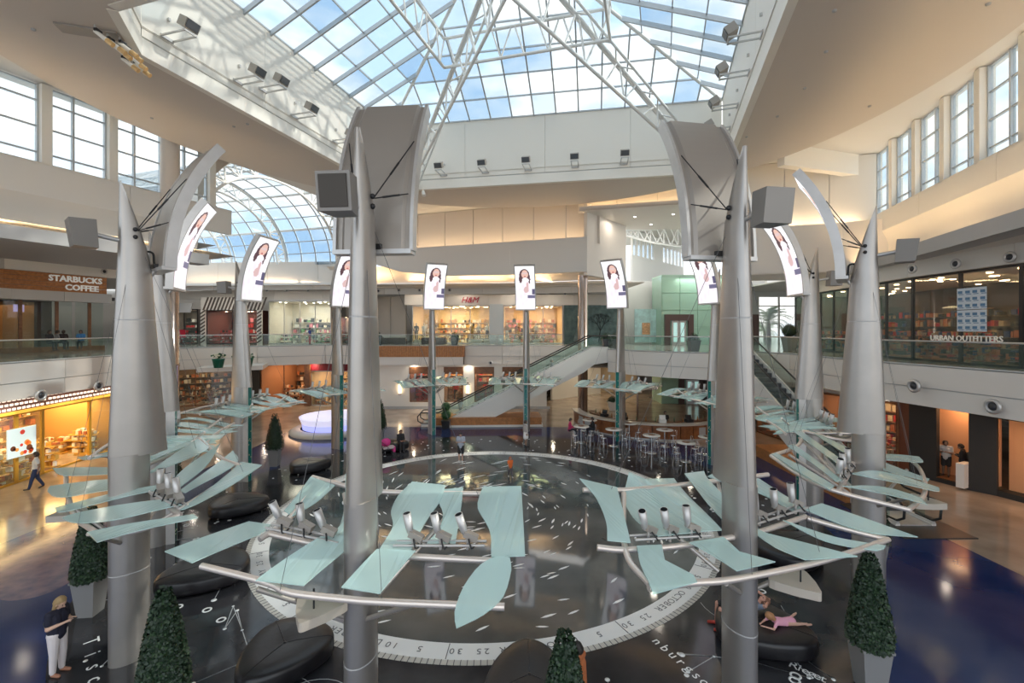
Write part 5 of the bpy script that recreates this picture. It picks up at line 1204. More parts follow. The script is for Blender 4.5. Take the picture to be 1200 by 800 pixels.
for k in range(8):
    a = 2*pi*k/8; b = 2*pi*(k+1)/8; MB().hexa([(1.6*cos(a), 1.6*sin(a), 3.0), (1.6*cos(b), 1.6*sin(b), 3.0), (0.02, 0, 3.6)], [(1.6*cos(a), 1.6*sin(a), 3.03), (1.6*cos(b), 1.6*sin(b), 3.03), (0.02, 0, 3.63)]).build('canopy_panel', UM_, um)
def make_table():
    t = thing('bar_table', 'x', 'table'); MB().lathe([(.001, 1.03), (.50, 1.03), (.52, 1.05), (.50, 1.08), (.001, 1.08)], 24).build('table_top', mat('marble top', (.72, .66, .60), .2), t)
    MB().cyl((0, 0, .03), (0, 0, 1.03), .045).build('stem', CHROME, t); MB().lathe([(.001, .05), (.28, .04), (.3, 0)], 20).build('foot', CHROME, t)
    MB().lathe([(.001, 1.085), (.2, 1.085), (.22, 1.10), (.001, 1.10)], 16).build('tray', WOODD, t); return t
def make_stool():
    t = thing('bar_stool', 'x', 'stool'); MB().lathe([(.001, .72), (.19, .72), (.2, .74), (.19, .77), (.001, .77)], 14).build('seat', CHROME, t)
    for sx in (-1, 1):
        for sy in (-1, 1): MB().tube([(sx*.13, sy*.13, .73), (sx*.19, sy*.19, 0)], .014, 5).build('leg', CHROME, t)
    MB().tube([(.2*cos(a), .2*sin(a), .28) for a in [2*pi*k/10 for k in range(10)]], .011, 4, closed=True).build('foot_ring', CHROME, t)
    MB().tube([(-.18, -.15, .75), (-.22, -.16, 1.1), (-.24, 0, 1.16), (-.22, .16, 1.1), (-.18, .15, .75)], .014, 5).build('back_frame', CHROME, t)
    m = MB(); 
    for z in (.88, .98, 1.07): m.tube([(-.2, -.15, z), (-.235, 0, z), (-.2, .15, z)], .01, 4)
    m.build('backrest', CHROME, t); return t
tp_, sp_ = make_table(), make_stool()
TBL = [(719, 503, 'by the teal fin'), (737.5, 496, 'right of the teal fin'), (763.5, 510, 'left of the middle'), (779, 503.5, 'in the middle'), (804, 518.5, 'nearest to the viewer'), (829, 512, 'farthest right'), (681, 499.5, 'of the magenta dressed person'), (691, 492, 'farthest left, by the bar tip')]
TP = []
for i, (x, y, l) in enumerate(TBL):
    D = 530*6.35/(y-385); X = (x-600)/530*D; TP.append((X, D)); o = tp_ if i == 0 else dup(tp_); o.location = (X, D, 0); o['label'] = 'round high bar table '+l; o['group'] = 'high tables by the bar'
rr = random.Random(8); first = True
for i, (X, D) in enumerate(TP):
    for j in range(4 if i not in (3, 7) else 3):
        a = pi/4+j*pi/2+rr.uniform(-.4, .4); o = sp_ if first else dup(sp_); first = False
        o.location = (X+.78*cos(a), D+.78*sin(a), 0); o.scale = (.9, .9, .82); o.rotation_euler = (0, 0, a+pi); o['label'] = 'chrome stool, %s of the bar table ' % ('back right', 'back left', 'near left', 'near right')[j]+TBL[i][2]; o['group'] = 'chrome bar stools'
# ---- ottomans
def make_ottoman():
    t = thing('ottoman', 'x', 'ottoman'); N = 48; vs = []
    def R(a): return 1.0*(1+.09*cos(3*a)+.012*cos(6*a))
    prof = [(.93, .10), (.985, .12), (1.0, .18), (1.0, .40), (.975, .47), (.90, .505), (.6, .52), (.25, .515), (.06, .50)]
    m = MB()
    for r, z in prof: vs += [(R(2*pi*k/N)*r*cos(2*pi*k/N), R(2*pi*k/N)*r*sin(2*pi*k/N)*.88, z) for k in range(N)]
    m.add(vs, [(i*N+k, i*N+(k+1) % N, (i+1)*N+(k+1) % N, (i+1)*N+k) for i in range(len(prof)-1) for k in range(N)], 0, True)
    m.add(vs[-N:], [tuple(range(N))]); m.build('cushion', LEATH, t); MB().ball((0, 0, .505), .035, 8, sc=(1, 1, .4)).build('tuft_button', LEATH, t)
    for k in range(3):
        a = 2*pi*k/3; MB().cyl((.85*cos(a), .75*sin(a), 0), (.85*cos(a), .75*sin(a), .12), .025, seg=8).build('leg', STEEL, t)
    m = MB()
    for k in range(3):
        a = 2*pi*k/3; m.tube([(R(a)*r*cos(a), R(a)*r*sin(a)*.88, z+.003) for r, z in prof[2:]], .008, 4)
    m.build('seam', LEATH, t); return t
ot = make_ottoman()
OTT = [(-5.0, 9.95, 1.0, -1.9, 'black leather ottoman at lower left of centre beside the left foreground mast'), (-8.95, 13.3, 1.15, -2.3, 'black leather ottoman half under the left glass petals'), (-11.1, 18.3, 1.05, .2, 'black leather ottoman left of the calendar circle'), (-10.6, 23.6, .98, .3, 'black leather ottoman near the white kiosk'), (-7.3, 27.6, .9, .2, 'black leather ottoman where the dark haired woman sits with a stroller'), (.35, 9.05, 1.0, pi/2, 'black leather ottoman at the bottom centre, cut by the frame'), (5.9, 10.75, 1.05, -.6, 'black leather ottoman where the man and the pink dressed child lie'), (8.9, 14.7, 1.2, .4, 'black leather ottoman beneath the right petals')]
for i, (x, y, s, r, l) in enumerate(OTT):
    o = ot if i == 0 else dup(ot); o.location = (x, y, 0); o.rotation_euler = (0, 0, r); o.scale = (s, s, 1); o['label'] = l; o['group'] = 'black ottomans'
# ---- topiary planters
def foliage_cone(r, z0, z1, n, seed, ball=None):
    rr = random.Random(seed); m = MB(); H = z1-z0
    if ball: m.ball((0, 0, ball), r*.93, 14)
    else: m.lathe([(.02, z0+.04), (r*.78, z0+.08), (r*.84, z0+H*.2), (r*.74, z0+H*.4), (r*.56, z0+H*.62), (r*.34, z0+H*.82), (.02, z1-.1)], 16)
    for k in range(n):
        a = rr.uniform(0, 2*pi)
        if ball:
            u = rr.uniform(-1, 1); q = sqrt(1-u*u); nrm = Vector((q*cos(a), q*sin(a), u)); p = Vector((0, 0, ball))+nrm*r*rr.uniform(.92, 1.05)
        else:
            t = (1-sqrt(rr.uniform(0, 1)))*.96 if rr.random() < .75 else rr.random()*.98; rad = r*min(.93+.35*t, (1.04-t)**.58*1.02)
            nrm = Vector((cos(a), sin(a), .35)).normalized(); p = Vector((rad*cos(a), rad*sin(a), z0+.04+t*H))*1; p = Vector((p.x*rr.uniform(.94, 1.07), p.y*rr.uniform(.94, 1.07), p.z+rr.uniform(-.02, .02)))
        tx = nrm.orthogonal().normalized(); tx.rotate(Matrix.Rotation(rr.uniform(0, 6.28), 3, nrm)); ty = nrm.cross(tx); s = rr.uniform(.028, .05)
        d = (tx+nrm*rr.uniform(.2, .9)).normalized()*s*1.5; e = ty*s*.6
        m.add([p, p+d*.5+e, p+d, p+d*.5-e], [(0, 1, 2, 3)], rr.choice((0, 0, 0, 1)))
    return m
def pot_mesh(w0, w1, h):
    m = MB(); a, b = w0/2, w1/2; m.hexa([(-a, -a, 0), (a, -a, 0), (a, a, 0), (-a, a, 0)], [(-b, -b, h), (b, -b, h), (b, b, h), (-b, b, h)]); m.box((0, 0, h-.02), (w1+.04, w1+.04, .05)); return m
near_f = foliage_cone(.385, .92, 2.75, 8000, 1).mesh('foliage', [mat('clipped leaf', (.011, .030, .012), .5), mat('clipped leaf pale', (.028, .062, .022), .5)]); far_f = foliage_cone(.43, .90, 2.8, 2200, 2).mesh('foliage', [MT['clipped leaf'], MT['clipped leaf pale']]); pm_ = pot_mesh(.38, .56, .95).mesh('pot', POT)
TOPI = [(-10.95, 11.75, 'clipped cone shrub in a grey pot under the left petals'), (-6.2, 8.05, 'clipped cone shrub at the bottom left, nearest to the viewer'), (.81, 6.9, 'clipped cone shrub whose tip shows at the bottom centre'), (7.35, 9.3, 'clipped cone shrub in a grey pot at the lower right beside the blue floor'), (-12.8, 24.4, 'clipped cone shrub in a pale pot near the white kiosk'), (-8.6, 29.4, 'clipped cone shrub behind the sitting woman'), (-14.3, 18.9, 'clipped cone shrub half hidden behind the nearest left mast'), (11.05, 13.85, 'clipped cone shrub just behind the right mast')]
for i, (x, y, l) in enumerate(TOPI):
    t = thing('topiary_planter', l, 'planter', (x, y, 0), (.1, .15, .2, -.1, .1, .1, .2, .1)[i], 'clipped cone shrubs in tapered pots')
    obj('pot', pm_, t); f = obj('foliage', near_f if i < 4 else far_f, t, kind='stuff')
t = thing('topiary_planter', 'double ball topiary in a dark pot at the foot of the long escalator', 'planter', (-5.1, 35.4, 0) if False else (-4.9, 33.6, 0)); pot_mesh(.5, .62, .6).build('pot', BLACK, t)
for z, r in ((1.0, .36), (1.62, .32)): foliage_cone(r, 0, 0, 500, 7, ball=z).build('foliage_ball', [LEAF, LEAF2], t, kind='stuff')
PLN = [(441, 405, 42.0, 'dark bowl planter behind the orange cladding, left', .38, 0), (532, 405, 42.0, 'dark bowl planter behind the orange cladding, right', .38, 0), (713, 410, 35.5, 'dark planter of low shrubs on the curved balcony, left', .5, 0), (723, 410, 34.6, 'dark planter of low shrubs on the curved balcony, right', .5, 0), (817, 413, 30.6, 'dark bowl planter above the bar before the glass lift', .4, 0), (931, 413, 32.0, 'ball shrub in a tall pale pot by the palm window', .45, 1), (719, 478, 40.5, 'pale planter behind the bar tip', .45, 0)]
for x, y, D, l, r, ball in PLN:
    X = (x-600)/530*D; z = 0 if y > 450 else ZU; t = thing('planter', l, 'planter', (X, D+.6, z))
    if ball: pot_mesh(.55, .8, 1.05).build('pot', POT, t); foliage_cone(.48, 0, 0, 700, 3, ball=1.45).build('foliage_ball', [MT['clipped leaf'], LEAF], t, kind='stuff')
    else:
        pot_mesh(.5, .75, .8).build('pot', mat('pot charcoal', (.12, .12, .13), .4) if z else PAINT, t); m = foliage_cone(r, .72, 1.25, 500, int(x)); m.build('shrub', [MT['clipped leaf'], LEAF], t, kind='stuff')
for i, (x, w_) in enumerate(((462, 2.3), (509, 2.3))):
    t = thing('lounge_sofa', ('dark sofa on the wood clad balcony, left of the back mast', 'dark sofa on the wood clad balcony behind the back mast')[i], 'sofa', ((x-600)/530*43.2, 43.2, ZU)); SF = mat('sofa brown', (.09, .05, .04), .5)
    MB().box((0, 0, .25), (w_, .8, .3)).build('seat', SF, t); MB().box((0, -.35, .5), (w_, .2, .5)).build('backrest', SF, t)
    for s in (-1, 1): MB().box((s*(w_/2-.1), 0, .4), (.2, .8, .4)).build('armrest', SF, t)

# =================================================================== WALL LAMPS IN THE WELL, NOZZLES, SPOT CLUSTERS
def flood(label, wall, s, z, wide=1.0):
    A, d, n, L = wells[wall]; p = A+d*s+n*.02; t = thing('flood_lamp', label, 'lamp', (p.x, p.y, z), atan2(-n.y, -n.x), 'flood lamps on the walls of the skylight well')
    # local +x points into the well
    m = MB(); 
    for y in (-.22, .22): m.box((.6, y, 0), (1.2, .05, .06))
    m.box((1.18, 0, 0), (.05, .5, .06)); m.box((.02, 0, 0), (.04, .5, .12)); m.build('bracket', STEEL, t)
    m = MB(); R = Matrix.Rotation(.5, 3, 'Y'); m.box((1.1, 0, .34), (.42, .55, .36), ax=R); m.build('lamp_head', STEEL2, t)
    m = MB(); m.box((1.30, 0, .25), (.03, .48, .30), ax=R); m.build('lamp_glass', mat('lamp glass dark', (.12, .13, .14), .1), t)
    MB().box((.03, .05, .75), (.12, .08, .12)).build('junction_box', STEEL, t); return t
def swall(wall, x):
    A, d, n, L = wells[wall]; k = (x-600)/530; return (k*A.y-A.x)/(d.x-k*d.y)
for i, x in enumerate((520, 569, 619, 674, 731)): flood('small flood lamp on the back wall of the skylight well, '+('first', 'second', 'third', 'fourth', 'last')[i]+' from the left', 'wall_back', swall('wall_back', x), 18.15+.15)
for i, x in enumerate((196, 279, 345, 393)): flood('flood lamp on the left wall of the skylight well, '+('nearest', 'second nearest', 'third from the viewer', 'farthest, beside the left foreground mast')[i], 'wall_left', swall('wall_left', x), 18.55)
for i, x in enumerate((892, 877, 864, 855)): flood('flood lamp on the right wall of the skylight well, '+('nearest', 'second nearest', 'third from the viewer', 'farthest, above the right screen')[i], 'wall_right', swall('wall_right', x), 18.75)
flood('flood lamp by the near left corner of the skylight well, highest in view', 'wall_left', swall('wall_left', 196)+4.6, 18.9)
cl_ = thing('spotlight_cluster', 'cluster of long gold tipped spotlights under the soffit at the upper left', 'spotlight', (-14.2, 15.2, HS))
MB().box((0, 0, -.04), (1.7, .5, .06), .3).build('mounting_rail', STEEL2, cl_)
rr = random.Random(2); GLD = mat('gold lamp nose', (.72, .48, .22), .35, .4)
for k, (x, y) in enumerate(((111, 30), (126, 40), (133, 47), (140, 44), (146, 50), (152, 60), (157, 68), (143, 62))):
    D = 530*9.75/(385-y-6); p = Vector(((x-600)/530*D+14.2, D-15.2, -.25)); a = Vector((.42, .12, -.34)); b_ = MB().tube([p+Vector((0, 0, .2)), p], .03, 6).build('spotlight', STEEL, cl_)
    MB().cyl(p, p+a*.75, .06, .07, 10).build('lamp_barrel', WHITE, b_); MB().cyl(p+a*.75, p+a*1.15, .085, .085, 10).build('lamp_nose', GLD, b_); MB().box(p+a*.2+Vector((0, 0, .08)), (.1, .22, .08)).build('lamp_yoke', BLACK, b_)
c3 = thing('spotlight_cluster', 'three small white spotlights under the back left corner of the skylight well', 'spotlight', (-7.2, 32.4, HS))
for k, x in enumerate((-.25, .3, .85)):
    b_ = MB().box((x, -.1, -.1), (.06, .06, .2)).build('spotlight', WHITE, c3); MB().cyl((x, -.1, -.2), (x+.1, -.25, -.55), .11, .14, 10).build('lamp_head', WHITE, b_)
noz = None
def nozzle(label, p, nrm, s, grp):
    global noz
    if noz is None:
        noz = thing('air_nozzle', 'x', 'vent'); MB().lathe([(.13, 0), (.24, .0), (.25, -.05), (.17, -.11), (.13, -.03)], 24).build('nozzle_ring', STEEL, noz); MB().ball((0, 0, -.03), .14, 12, sc=(1, 1, .6)).build('nozzle_core', mat('nozzle dark', (.04, .04, .045), .3), noz); o = noz
    else: o = dup(noz)
    o.location = p; o.rotation_euler = Vector(nrm).to_track_quat('-Z', 'Y').to_euler(); o.scale = (s,)*3; o['label'] = label; o['group'] = grp
for x, y, D, l, nr in ((44, 463, 21.6, 'round air nozzle low on the left fascia, nearest', (1, 0, 0)), (112, 452, 24.9, 'round air nozzle low on the left fascia, beside the mast', (1, 0, 0)), (1075, 452, 19.25, 'round air nozzle low on the right fascia, left one', (-1, -.1, 0)), (1168, 476, 16.8, 'round air nozzle low on the right fascia, right one', (-1, -.1, 0))):
    nozzle(l, at(x, y, D)+Vector(nr)*.12, nr, 1.15, 'large round air nozzles on the side fascias')
for i, (x, y) in enumerate(((305, 425), (350, 425), (441, 425), (486, 425), (531, 425), (575, 425))): p = at(x, y, 41.4 if x > 400 else 41.0-(x-305)*-.02); p.y = (41.55 if x < 545 else 41.5) if x > 400 else p.y; nozzle('small round air nozzle on the lower back fascia, number %s from the left' % ('one', 'two', 'three', 'four', 'five', 'six')[i], p-Vector((0, .2, 0)), (0, -1, 0), .75, 'small air nozzles on the lower back fascia')
for i, (x, y) in enumerate(((314, 340), (337, 340), (362, 340), (444, 341), (468, 340), (492, 340), (527, 340), (556, 340), (584, 340), (642, 343), (662, 344))): nozzle(ORD[i]+' small dark nozzle from the left on the band above the back shops', at(x, y, 44.8 if x < 400 else (46.0 if x < 600 else 45.2))-Vector((0, .15, 0)), (0, -1, 0), .7, 'dark nozzles above the back shops')
for x, y, D, l in ((1072, 315, 21.5, 'left'), (1123, 309, 20.0, 'middle'), (1187, 301, 18.0, 'right')): nozzle('round nozzle on the bulkhead above the dark shopfront, '+l, at(x, y, D)-Vector((.1, 0, 0)), (-1, -.1, 0), .9, 'nozzles above the dark shopfront')
bhl = sempty('wall_bulkhead_left'); prism2('bulkhead_panel', (-33.3, 20), (-32.7, 29), 11.25, 11.95, .2, GREYP, bhl, .2); prism2('bulkhead_panel', (-32.7, 29), (-30.5, 34.8), 11.25, 11.95, .2, PAINT, bhl, .2)
for x, y, l in ((54, 312, 'left'), (105, 317, 'middle'), (122, 318, 'right')): nozzle('round nozzle on the bulkhead above the coffee shop sign, '+l, at(x, y, {54: 31.2, 105: 33.2, 122: 33.9}[x]), (1, -.3, 0), .9, 'nozzles above the coffee shop')
# =================================================================== PEOPLE
PEOPLE = []
def capsule(m, a, b, ra, rb, tag, seg=10):
    a = Vector(a); b = Vector(b); d = b-a
    if d.length < 1e-5: d = Vector((0, 0, 1e-4)); b = a+d
    t = d.normalized(); x = t.orthogonal().normalized(); y = t.cross(x); vs = []; R = []
    for k in range(4): an = pi/2*(1-k/4); R.append((a-t*ra*sin(an), ra*cos(an)))
    R.append((a, ra)); R.append((b, rb))
    for k in range(1, 5): an = pi/2*k/4; R.append((b+t*rb*sin(an), rb*cos(an)))
    for c, r in R: vs += [c+(x*cos(2*pi*k/seg)+y*sin(2*pi*k/seg))*max(r, .001) for k in range(seg)]
    n = len(R); m.add(vs, [(i*seg+k, i*seg+(k+1) % seg, (i+1)*seg+(k+1) % seg, (i+1)*seg+k) for i in range(n-1) for k in range(seg)]+[tuple(range(seg-1, -1, -1)), tuple((n-1)*seg+k for k in range(seg))], 0, True)
STAND = dict(hip=(0, 0, .53), chest=(0, 0, .74), neck=(.0, 0, .845), head=(.01, 0, .925), kL=(.01, .055, .285), kR=(.01, -.055, .285), aL=(0, .06, .045), aR=(0, -.06, .045), tL=(.09, .07, .02), tR=(.09, -.07, .02),
             sL=(0, .108, .815), sR=(0, -.108, .815), eL=(-.01, .14, .64), eR=(-.01, -.14, .64), wL=(.03, .145, .49), wR=(.03, -.145, .49), face=(1, 0, 0))
def person(label, loc, yaw, H, pose=None, skin=(.55, .34, .25), top=(.1, .1, .1), low=(.1, .1, .15), shoe=(.05, .04, .04), hair=(.03, .02, .015), sleeve='short', legs='long', long_hair=False, fat=1.0, vox=.014, tilt=None, child=False, hatc=None):
    J = {k: Vector(v) for k, v in STAND.items()}
    for k, v in (pose or {}).items(): J[k] = Vector(v)
    t = thing('person', label, 'person', loc, yaw)
    caps = []; f = fat
    def c(a, b, ra, rb, tag): caps.append((Vector(a)*H, Vector(b)*H, ra*H, rb*H, tag))
    hip, ch, nk, hd = J['hip'], J['chest'], J['neck'], J['head']; side = (J['sL']-J['sR']).normalized(); F = J['face'].normalized()
    hr = .066 if not child else .085
    # trunk
    for s in (-.035, .035): c(hip+side*s, ch+side*s*1.3, .062*f, .066*f, 1)
    c(hip, hip.lerp(ch, .5), .078*f, .066*f, 1); c(hip+side*-.045, hip+side*.045, .062*f, .062*f, 2 if legs != 'dress' else 1)
    c(J['sR']*.93+ch*.07, J['sL']*.93+ch*.07, .038*f, .038*f, 1); c(ch, nk, .055, .033, 1); c(nk, hd, .030, .032, 0)
    # head with jaw and nose
    up = (hd-nk).normalized(); c(hd+up*.012-F*.010, hd+up*.014+F*.004, hr*.82, hr*.78, 0); c(hd-up*.03+F*.022, hd-up*.022+F*.024, hr*.42, hr*.5, 0); c(hd+F*hr*.86-up*.005, hd+F*hr*1.0-up*.016, .006, .009, 0)
    sd_ = up.cross(F).normalized()
    for s in (-1, 1): c(hd+sd_*s*hr*.80, hd+sd_*s*hr*.84-up*.012, .008, .008, 0)
    for S in 'LR':
        sh, el, wr = J['s'+S], J['e'+S], J['w'+S]
        if sleeve == 'long': c(sh, el, .034*f, .028*f, 1); c(el, el.lerp(wr, .93), .028*f, .021*f, 1); c(el.lerp(wr, .9), wr, .016, .015, 0)
        else: q = sh.lerp(el, .62); c(sh, q, .036*f, .033*f, 1); c(q, el, .025*f, .023*f, 0); c(el, wr, .023*f, .015, 0)
        hdir = (wr-el).normalized(); w2 = wr+hdir*.045; c(wr+hdir*.012, w2, .016, .017, 0)
        lat = hdir.cross(F); lat = lat.normalized() if lat.length > .1 else side
        for kf, (o_, ln) in enumerate(((-.014, .034), (-.005, .040), (.005, .038), (.014, .030))): c(w2+lat*o_, w2+lat*o_*1.3+hdir*ln+F*.006, .0062, .0052, 0)
        c(wr+hdir*.018, wr+hdir*.04+F*.024, .0075, .006, 0)
        hj = hip+side*(.048 if S == 'L' else -.048); kn, an, to_ = J['k'+S], J['a'+S], J['t'+S]
        lt = 2
        if legs == 'long': c(hj, kn, .058*f, .040*f, 2); c(kn, kn.lerp(an, .94), .040*f, .029*f, 2)
        elif legs == 'short': q = hj.lerp(kn, .85); c(hj, q, .062*f, .052*f, 2); c(q, kn, .038, .036, 0); c(kn, an, .036, .022, 0); c(kn.lerp(an, .3), kn.lerp(an, .4), .034, .032, 0)
        else: c(hj, kn, .05, .036, 0); c(kn, an, .034, .021, 0)
        c(an, an, .024, .024, 3); c(an-Vector((0, 0, .02)), to_, .024, .021, 3)
    if legs in ('dress', 'skirt'):
        kk_ = (J['kL']+J['kR'])/2; c(hip, hip.lerp(kk_, .75), .085*f, .10*f, 2 if legs == 'skirt' else 1)
    m = MB()
    for a, b, ra, rb, tag in caps: capsule(m, a, b, ra, rb, tag)
    me = m.mesh('body', []); o = obj('body', me, t)
    r = o.modifiers.new('r', 'REMESH'); r.mode = 'VOXEL'; r.voxel_size = vox; r.use_smooth_shade = True
    s = o.modifiers.new('s', 'SMOOTH'); s.factor = .5; s.iterations = 2
    mats = [mat('skin %.2f' % skin[0], skin, .5), mat('top %.2f %.2f %.2f' % top, top, .8), mat('low %.2f %.2f %.2f' % low, low, .8), mat('shoe %.2f %.2f %.2f' % shoe, shoe, .5)]
    PEOPLE.append((o, caps, mats))
    # hair
    hm_ = MB(); HR = hr*H; C = (hd+up*.012)*H
    for k in range(3): capsule(hm_, C-F*HR*(.18+.1*k)+up*HR*.22*(1-k), C-F*HR*(.16+.1*k)+up*HR*.2*(1-k), HR*.92, HR*.90, 0)
    if long_hair:
        for s in (-1, 1): capsule(hm_, C-F*HR*.35+sd_*s*HR*.45, C-F*HR*.35+sd_*s*HR*.5-up*HR*1.5, HR*.55, HR*.32, 0)
        capsule(hm_, C-F*HR*.55, C-F*HR*.5-up*HR*1.6, HR*.7, HR*.4, 0)
    ho = hm_.build('hair', mat('hair %.3f %.3f' % hair[:2], hair, .6, bump=.4, nscale=60), t)
    r = ho.modifiers.new('r', 'REMESH'); r.mode = 'VOXEL'; r.voxel_size = vox*.9; PEOPLE.append((ho, None, None))
    em = MB()
    for s in (-1, 1): em.ball((hd+F*hr*.80+sd_*s*hr*.33+up*.008)*H, .0075*H, 6)
    em.build('eyes', BLACK, t); MB().ball((hd+F*hr*.86-up*.033)*H, .011*H, 6, sc=(.6, 1.2, .45)).build('mouth', mat('lip', (.35, .12, .1), .5), t)
    if tilt: t.rotation_euler = tilt
    return t
WALK = dict(kL=(.07, .05, .29), aL=(.12, .055, .06), tL=(.21, .06, .045), kR=(-.03, -.05, .29), aR=(-.14, -.055, .075), tR=(-.06, -.06, .02), eL=(-.07, .13, .65), wL=(-.05, .14, .50), eR=(.05, -.13, .65), wR=(.11, -.12, .51))
PHONE = dict(eL=(.01, .13, .65), wL=(.14, .06, .69), eR=(.01, -.13, .65), wR=(.14, -.04, .69), head=(.045, 0, .915), neck=(.015, 0, .845), face=(1, 0, -.55))
SIT = dict(hip=(0, 0, .32), chest=(.02, 0, .53), neck=(.03, 0, .635), head=(.05, 0, .715), kL=(.24, .06, .30), kR=(.24, -.06, .30), aL=(.24, .06, .045), aR=(.24, -.06, .045), tL=(.33, .065, .02), tR=(.33, -.065, .02), sL=(.02, .105, .605), sR=(.02, -.105, .605), eL=(.07, .13, .44), eR=(.07, -.13, .44), wL=(.19, .05, .42), wR=(.19, -.05, .42))
w1 = person('blond woman in dark top and white trousers looking at a phone, lower left', gnd(67, 789), 0.0, 1.66, {**PHONE, 'kL': (.02, .05, .285), 'tL': (.10, .06, .02)}, skin=(.60, .38, .28), top=(.012, .013, .03), low=(.72, .66, .66), shoe=(.38, .17, .10), hair=(.36, .24, .11), long_hair=True, fat=1.18, vox=.0085)
MB().box((.20*1.66+.02, .01, .71*1.66), (.09, .07, .012)).build('phone', BLACK, w1); MB().ball((-.15, .02, 1.12), .16, 12, sc=(.6, .9, 1.15)).build('shoulder_bag', BLACK, w1)
MB().tube([(p.x, p.y, p.z) for p in cat([(-.13, .12, 1.28), (-.02, .15, 1.42), (.08, .06, 1.30), (.02, -.1, 1.15)], 5)], .012, 5).build('bag_strap', BLACK, w1)
person('man in white shirt and blue jeans walking past the warm shop at left', gnd(42, 573), -2.4, 1.72, WALK, skin=(.32, .2, .14), top=(.72, .72, .70), low=(.03, .05, .12), fat=1.1)
person('man in pale grey shirt and black shorts standing on the calendar circle rim', gnd(540, 541), -pi/2, 1.66, {**PHONE, 'face': (1, 0, -.2), 'kL': (.04, .06, .285), 'aL': (.06, .06, .05), 'tL': (.14, .07, .02)}, top=(.42, .45, .52), low=(.015, .015, .018), legs='short', skin=(.50, .3, .22), shoe=(.6, .6, .6), fat=1.1)
person('small child in orange shirt walking on the slate circle', gnd(598, 559), -1.2, 1.0, WALK, top=(.75, .16, .03), low=(.10, .09, .10), skin=(.5, .3, .2), shoe=(.7, .7, .7), hair=(.30, .08, .03), child=True, fat=1.25, vox=.009)
person('dark haired woman in black sitting on the far left ottoman beside a stroller', (-6.75, 27.35, 0.02), -1.1, 1.62, SIT, top=(.02, .02, .022), low=(.03, .03, .035), skin=(.35, .2, .14), hair=(.05, .015, .01), long_hair=True, sleeve='long')
person('person in long white dress standing at the rim below the back centre mast', gnd(616, 523), .4, 1.66, {}, top=(.42, .38, .36), low=(.80, .78, .76), legs='skirt', skin=(.3, .18, .12), sleeve='long')
person('person in grey riding up the long escalator', (3.1, 35.35, 3.33), 0, 1.68, {}, top=(.30, .32, .34), low=(.20, .22, .24), skin=(.4, .26, .2), hair=(.3, .28, .26))
person('person in grey standing at the lower end of the long escalator', (-4.35, 38.2, 0), -1.9, 1.45, {}, top=(.42, .42, .46), low=(.32, .22, .22), skin=(.45, .3, .22), legs='short')
person('person in magenta top sitting at the far left bar table', (TP[6][0]-.75, TP[6][1], .32), 0, 1.62, {**SIT}, top=(.40, .02, .10), low=(.02, .02, .03), skin=(.5, .3, .22), sleeve='long')
person('person in black sitting at the right side of the far left bar tables', (TP[6][0]+.85, TP[6][1]+.3, .32), pi, 1.62, {**SIT}, top=(.015, .015, .018), low=(.02, .02, .03), skin=(.4, .25, .18), sleeve='long')
person('bartender in black behind the bar counter', (10.6, 31.3, 0), -pi/2, 1.7, {}, top=(.02, .02, .02), low=(.02, .02, .02), skin=(.3, .18, .12))
person('man in pale shirt and dark shorts standing in the amber lit window niche', (21.12, 22.0, .24), -2.6, 1.75, {**PHONE, 'face': (1, .4, 0)}, top=(.50, .48, .46), low=(.02, .02, .02), legs='short', skin=(.25, .15, .1), fat=1.1)
m2 = person('man in black with a bag beside the pale shirted man', (21.28, 21.35, .24), 2.2, 1.72, {**PHONE}, top=(.012, .012, .014), low=(.015, .015, .018), skin=(.3, .18, .12), fat=1.1, sleeve='long'); MB().ball((-.2, 0, 1.15), .2, 10, sc=(.6, .9, 1.2)).build('backpack', BLACK, m2)
# gallery people
for i, (x, D, l, c_) in enumerate(((363, 46.0, 'person in blue on the back left gallery outside the clear shop', (.05, .09, .35)),)): person(l, ((x-600)/530*D, D, ZU), 0, 1.7, {}, top=c_, low=(.35, .03, .05), skin=(.4, .26, .2))
for i, (x, D, l, c_) in enumerate(((95, 31.0, 'person in blue shirt sitting inside the dark coffee shop', (.05, .20, .45)), (57, 29.0, 'leftmost dark seated figure in the coffee shop', (.03, .03, .035)), (66, 29.8, 'grey seated figure in the coffee shop', (.25, .25, .25)), (74, 30.5, 'dark seated figure nearest the blue shirt in the coffee shop', (.04, .03, .03)))):
    person(l, ((x-600)/530*D+.0, D, ZU+.2), -1.0+i, 1.65, SIT, top=c_, low=(.02, .02, .03), skin=(.22, .13, .09))
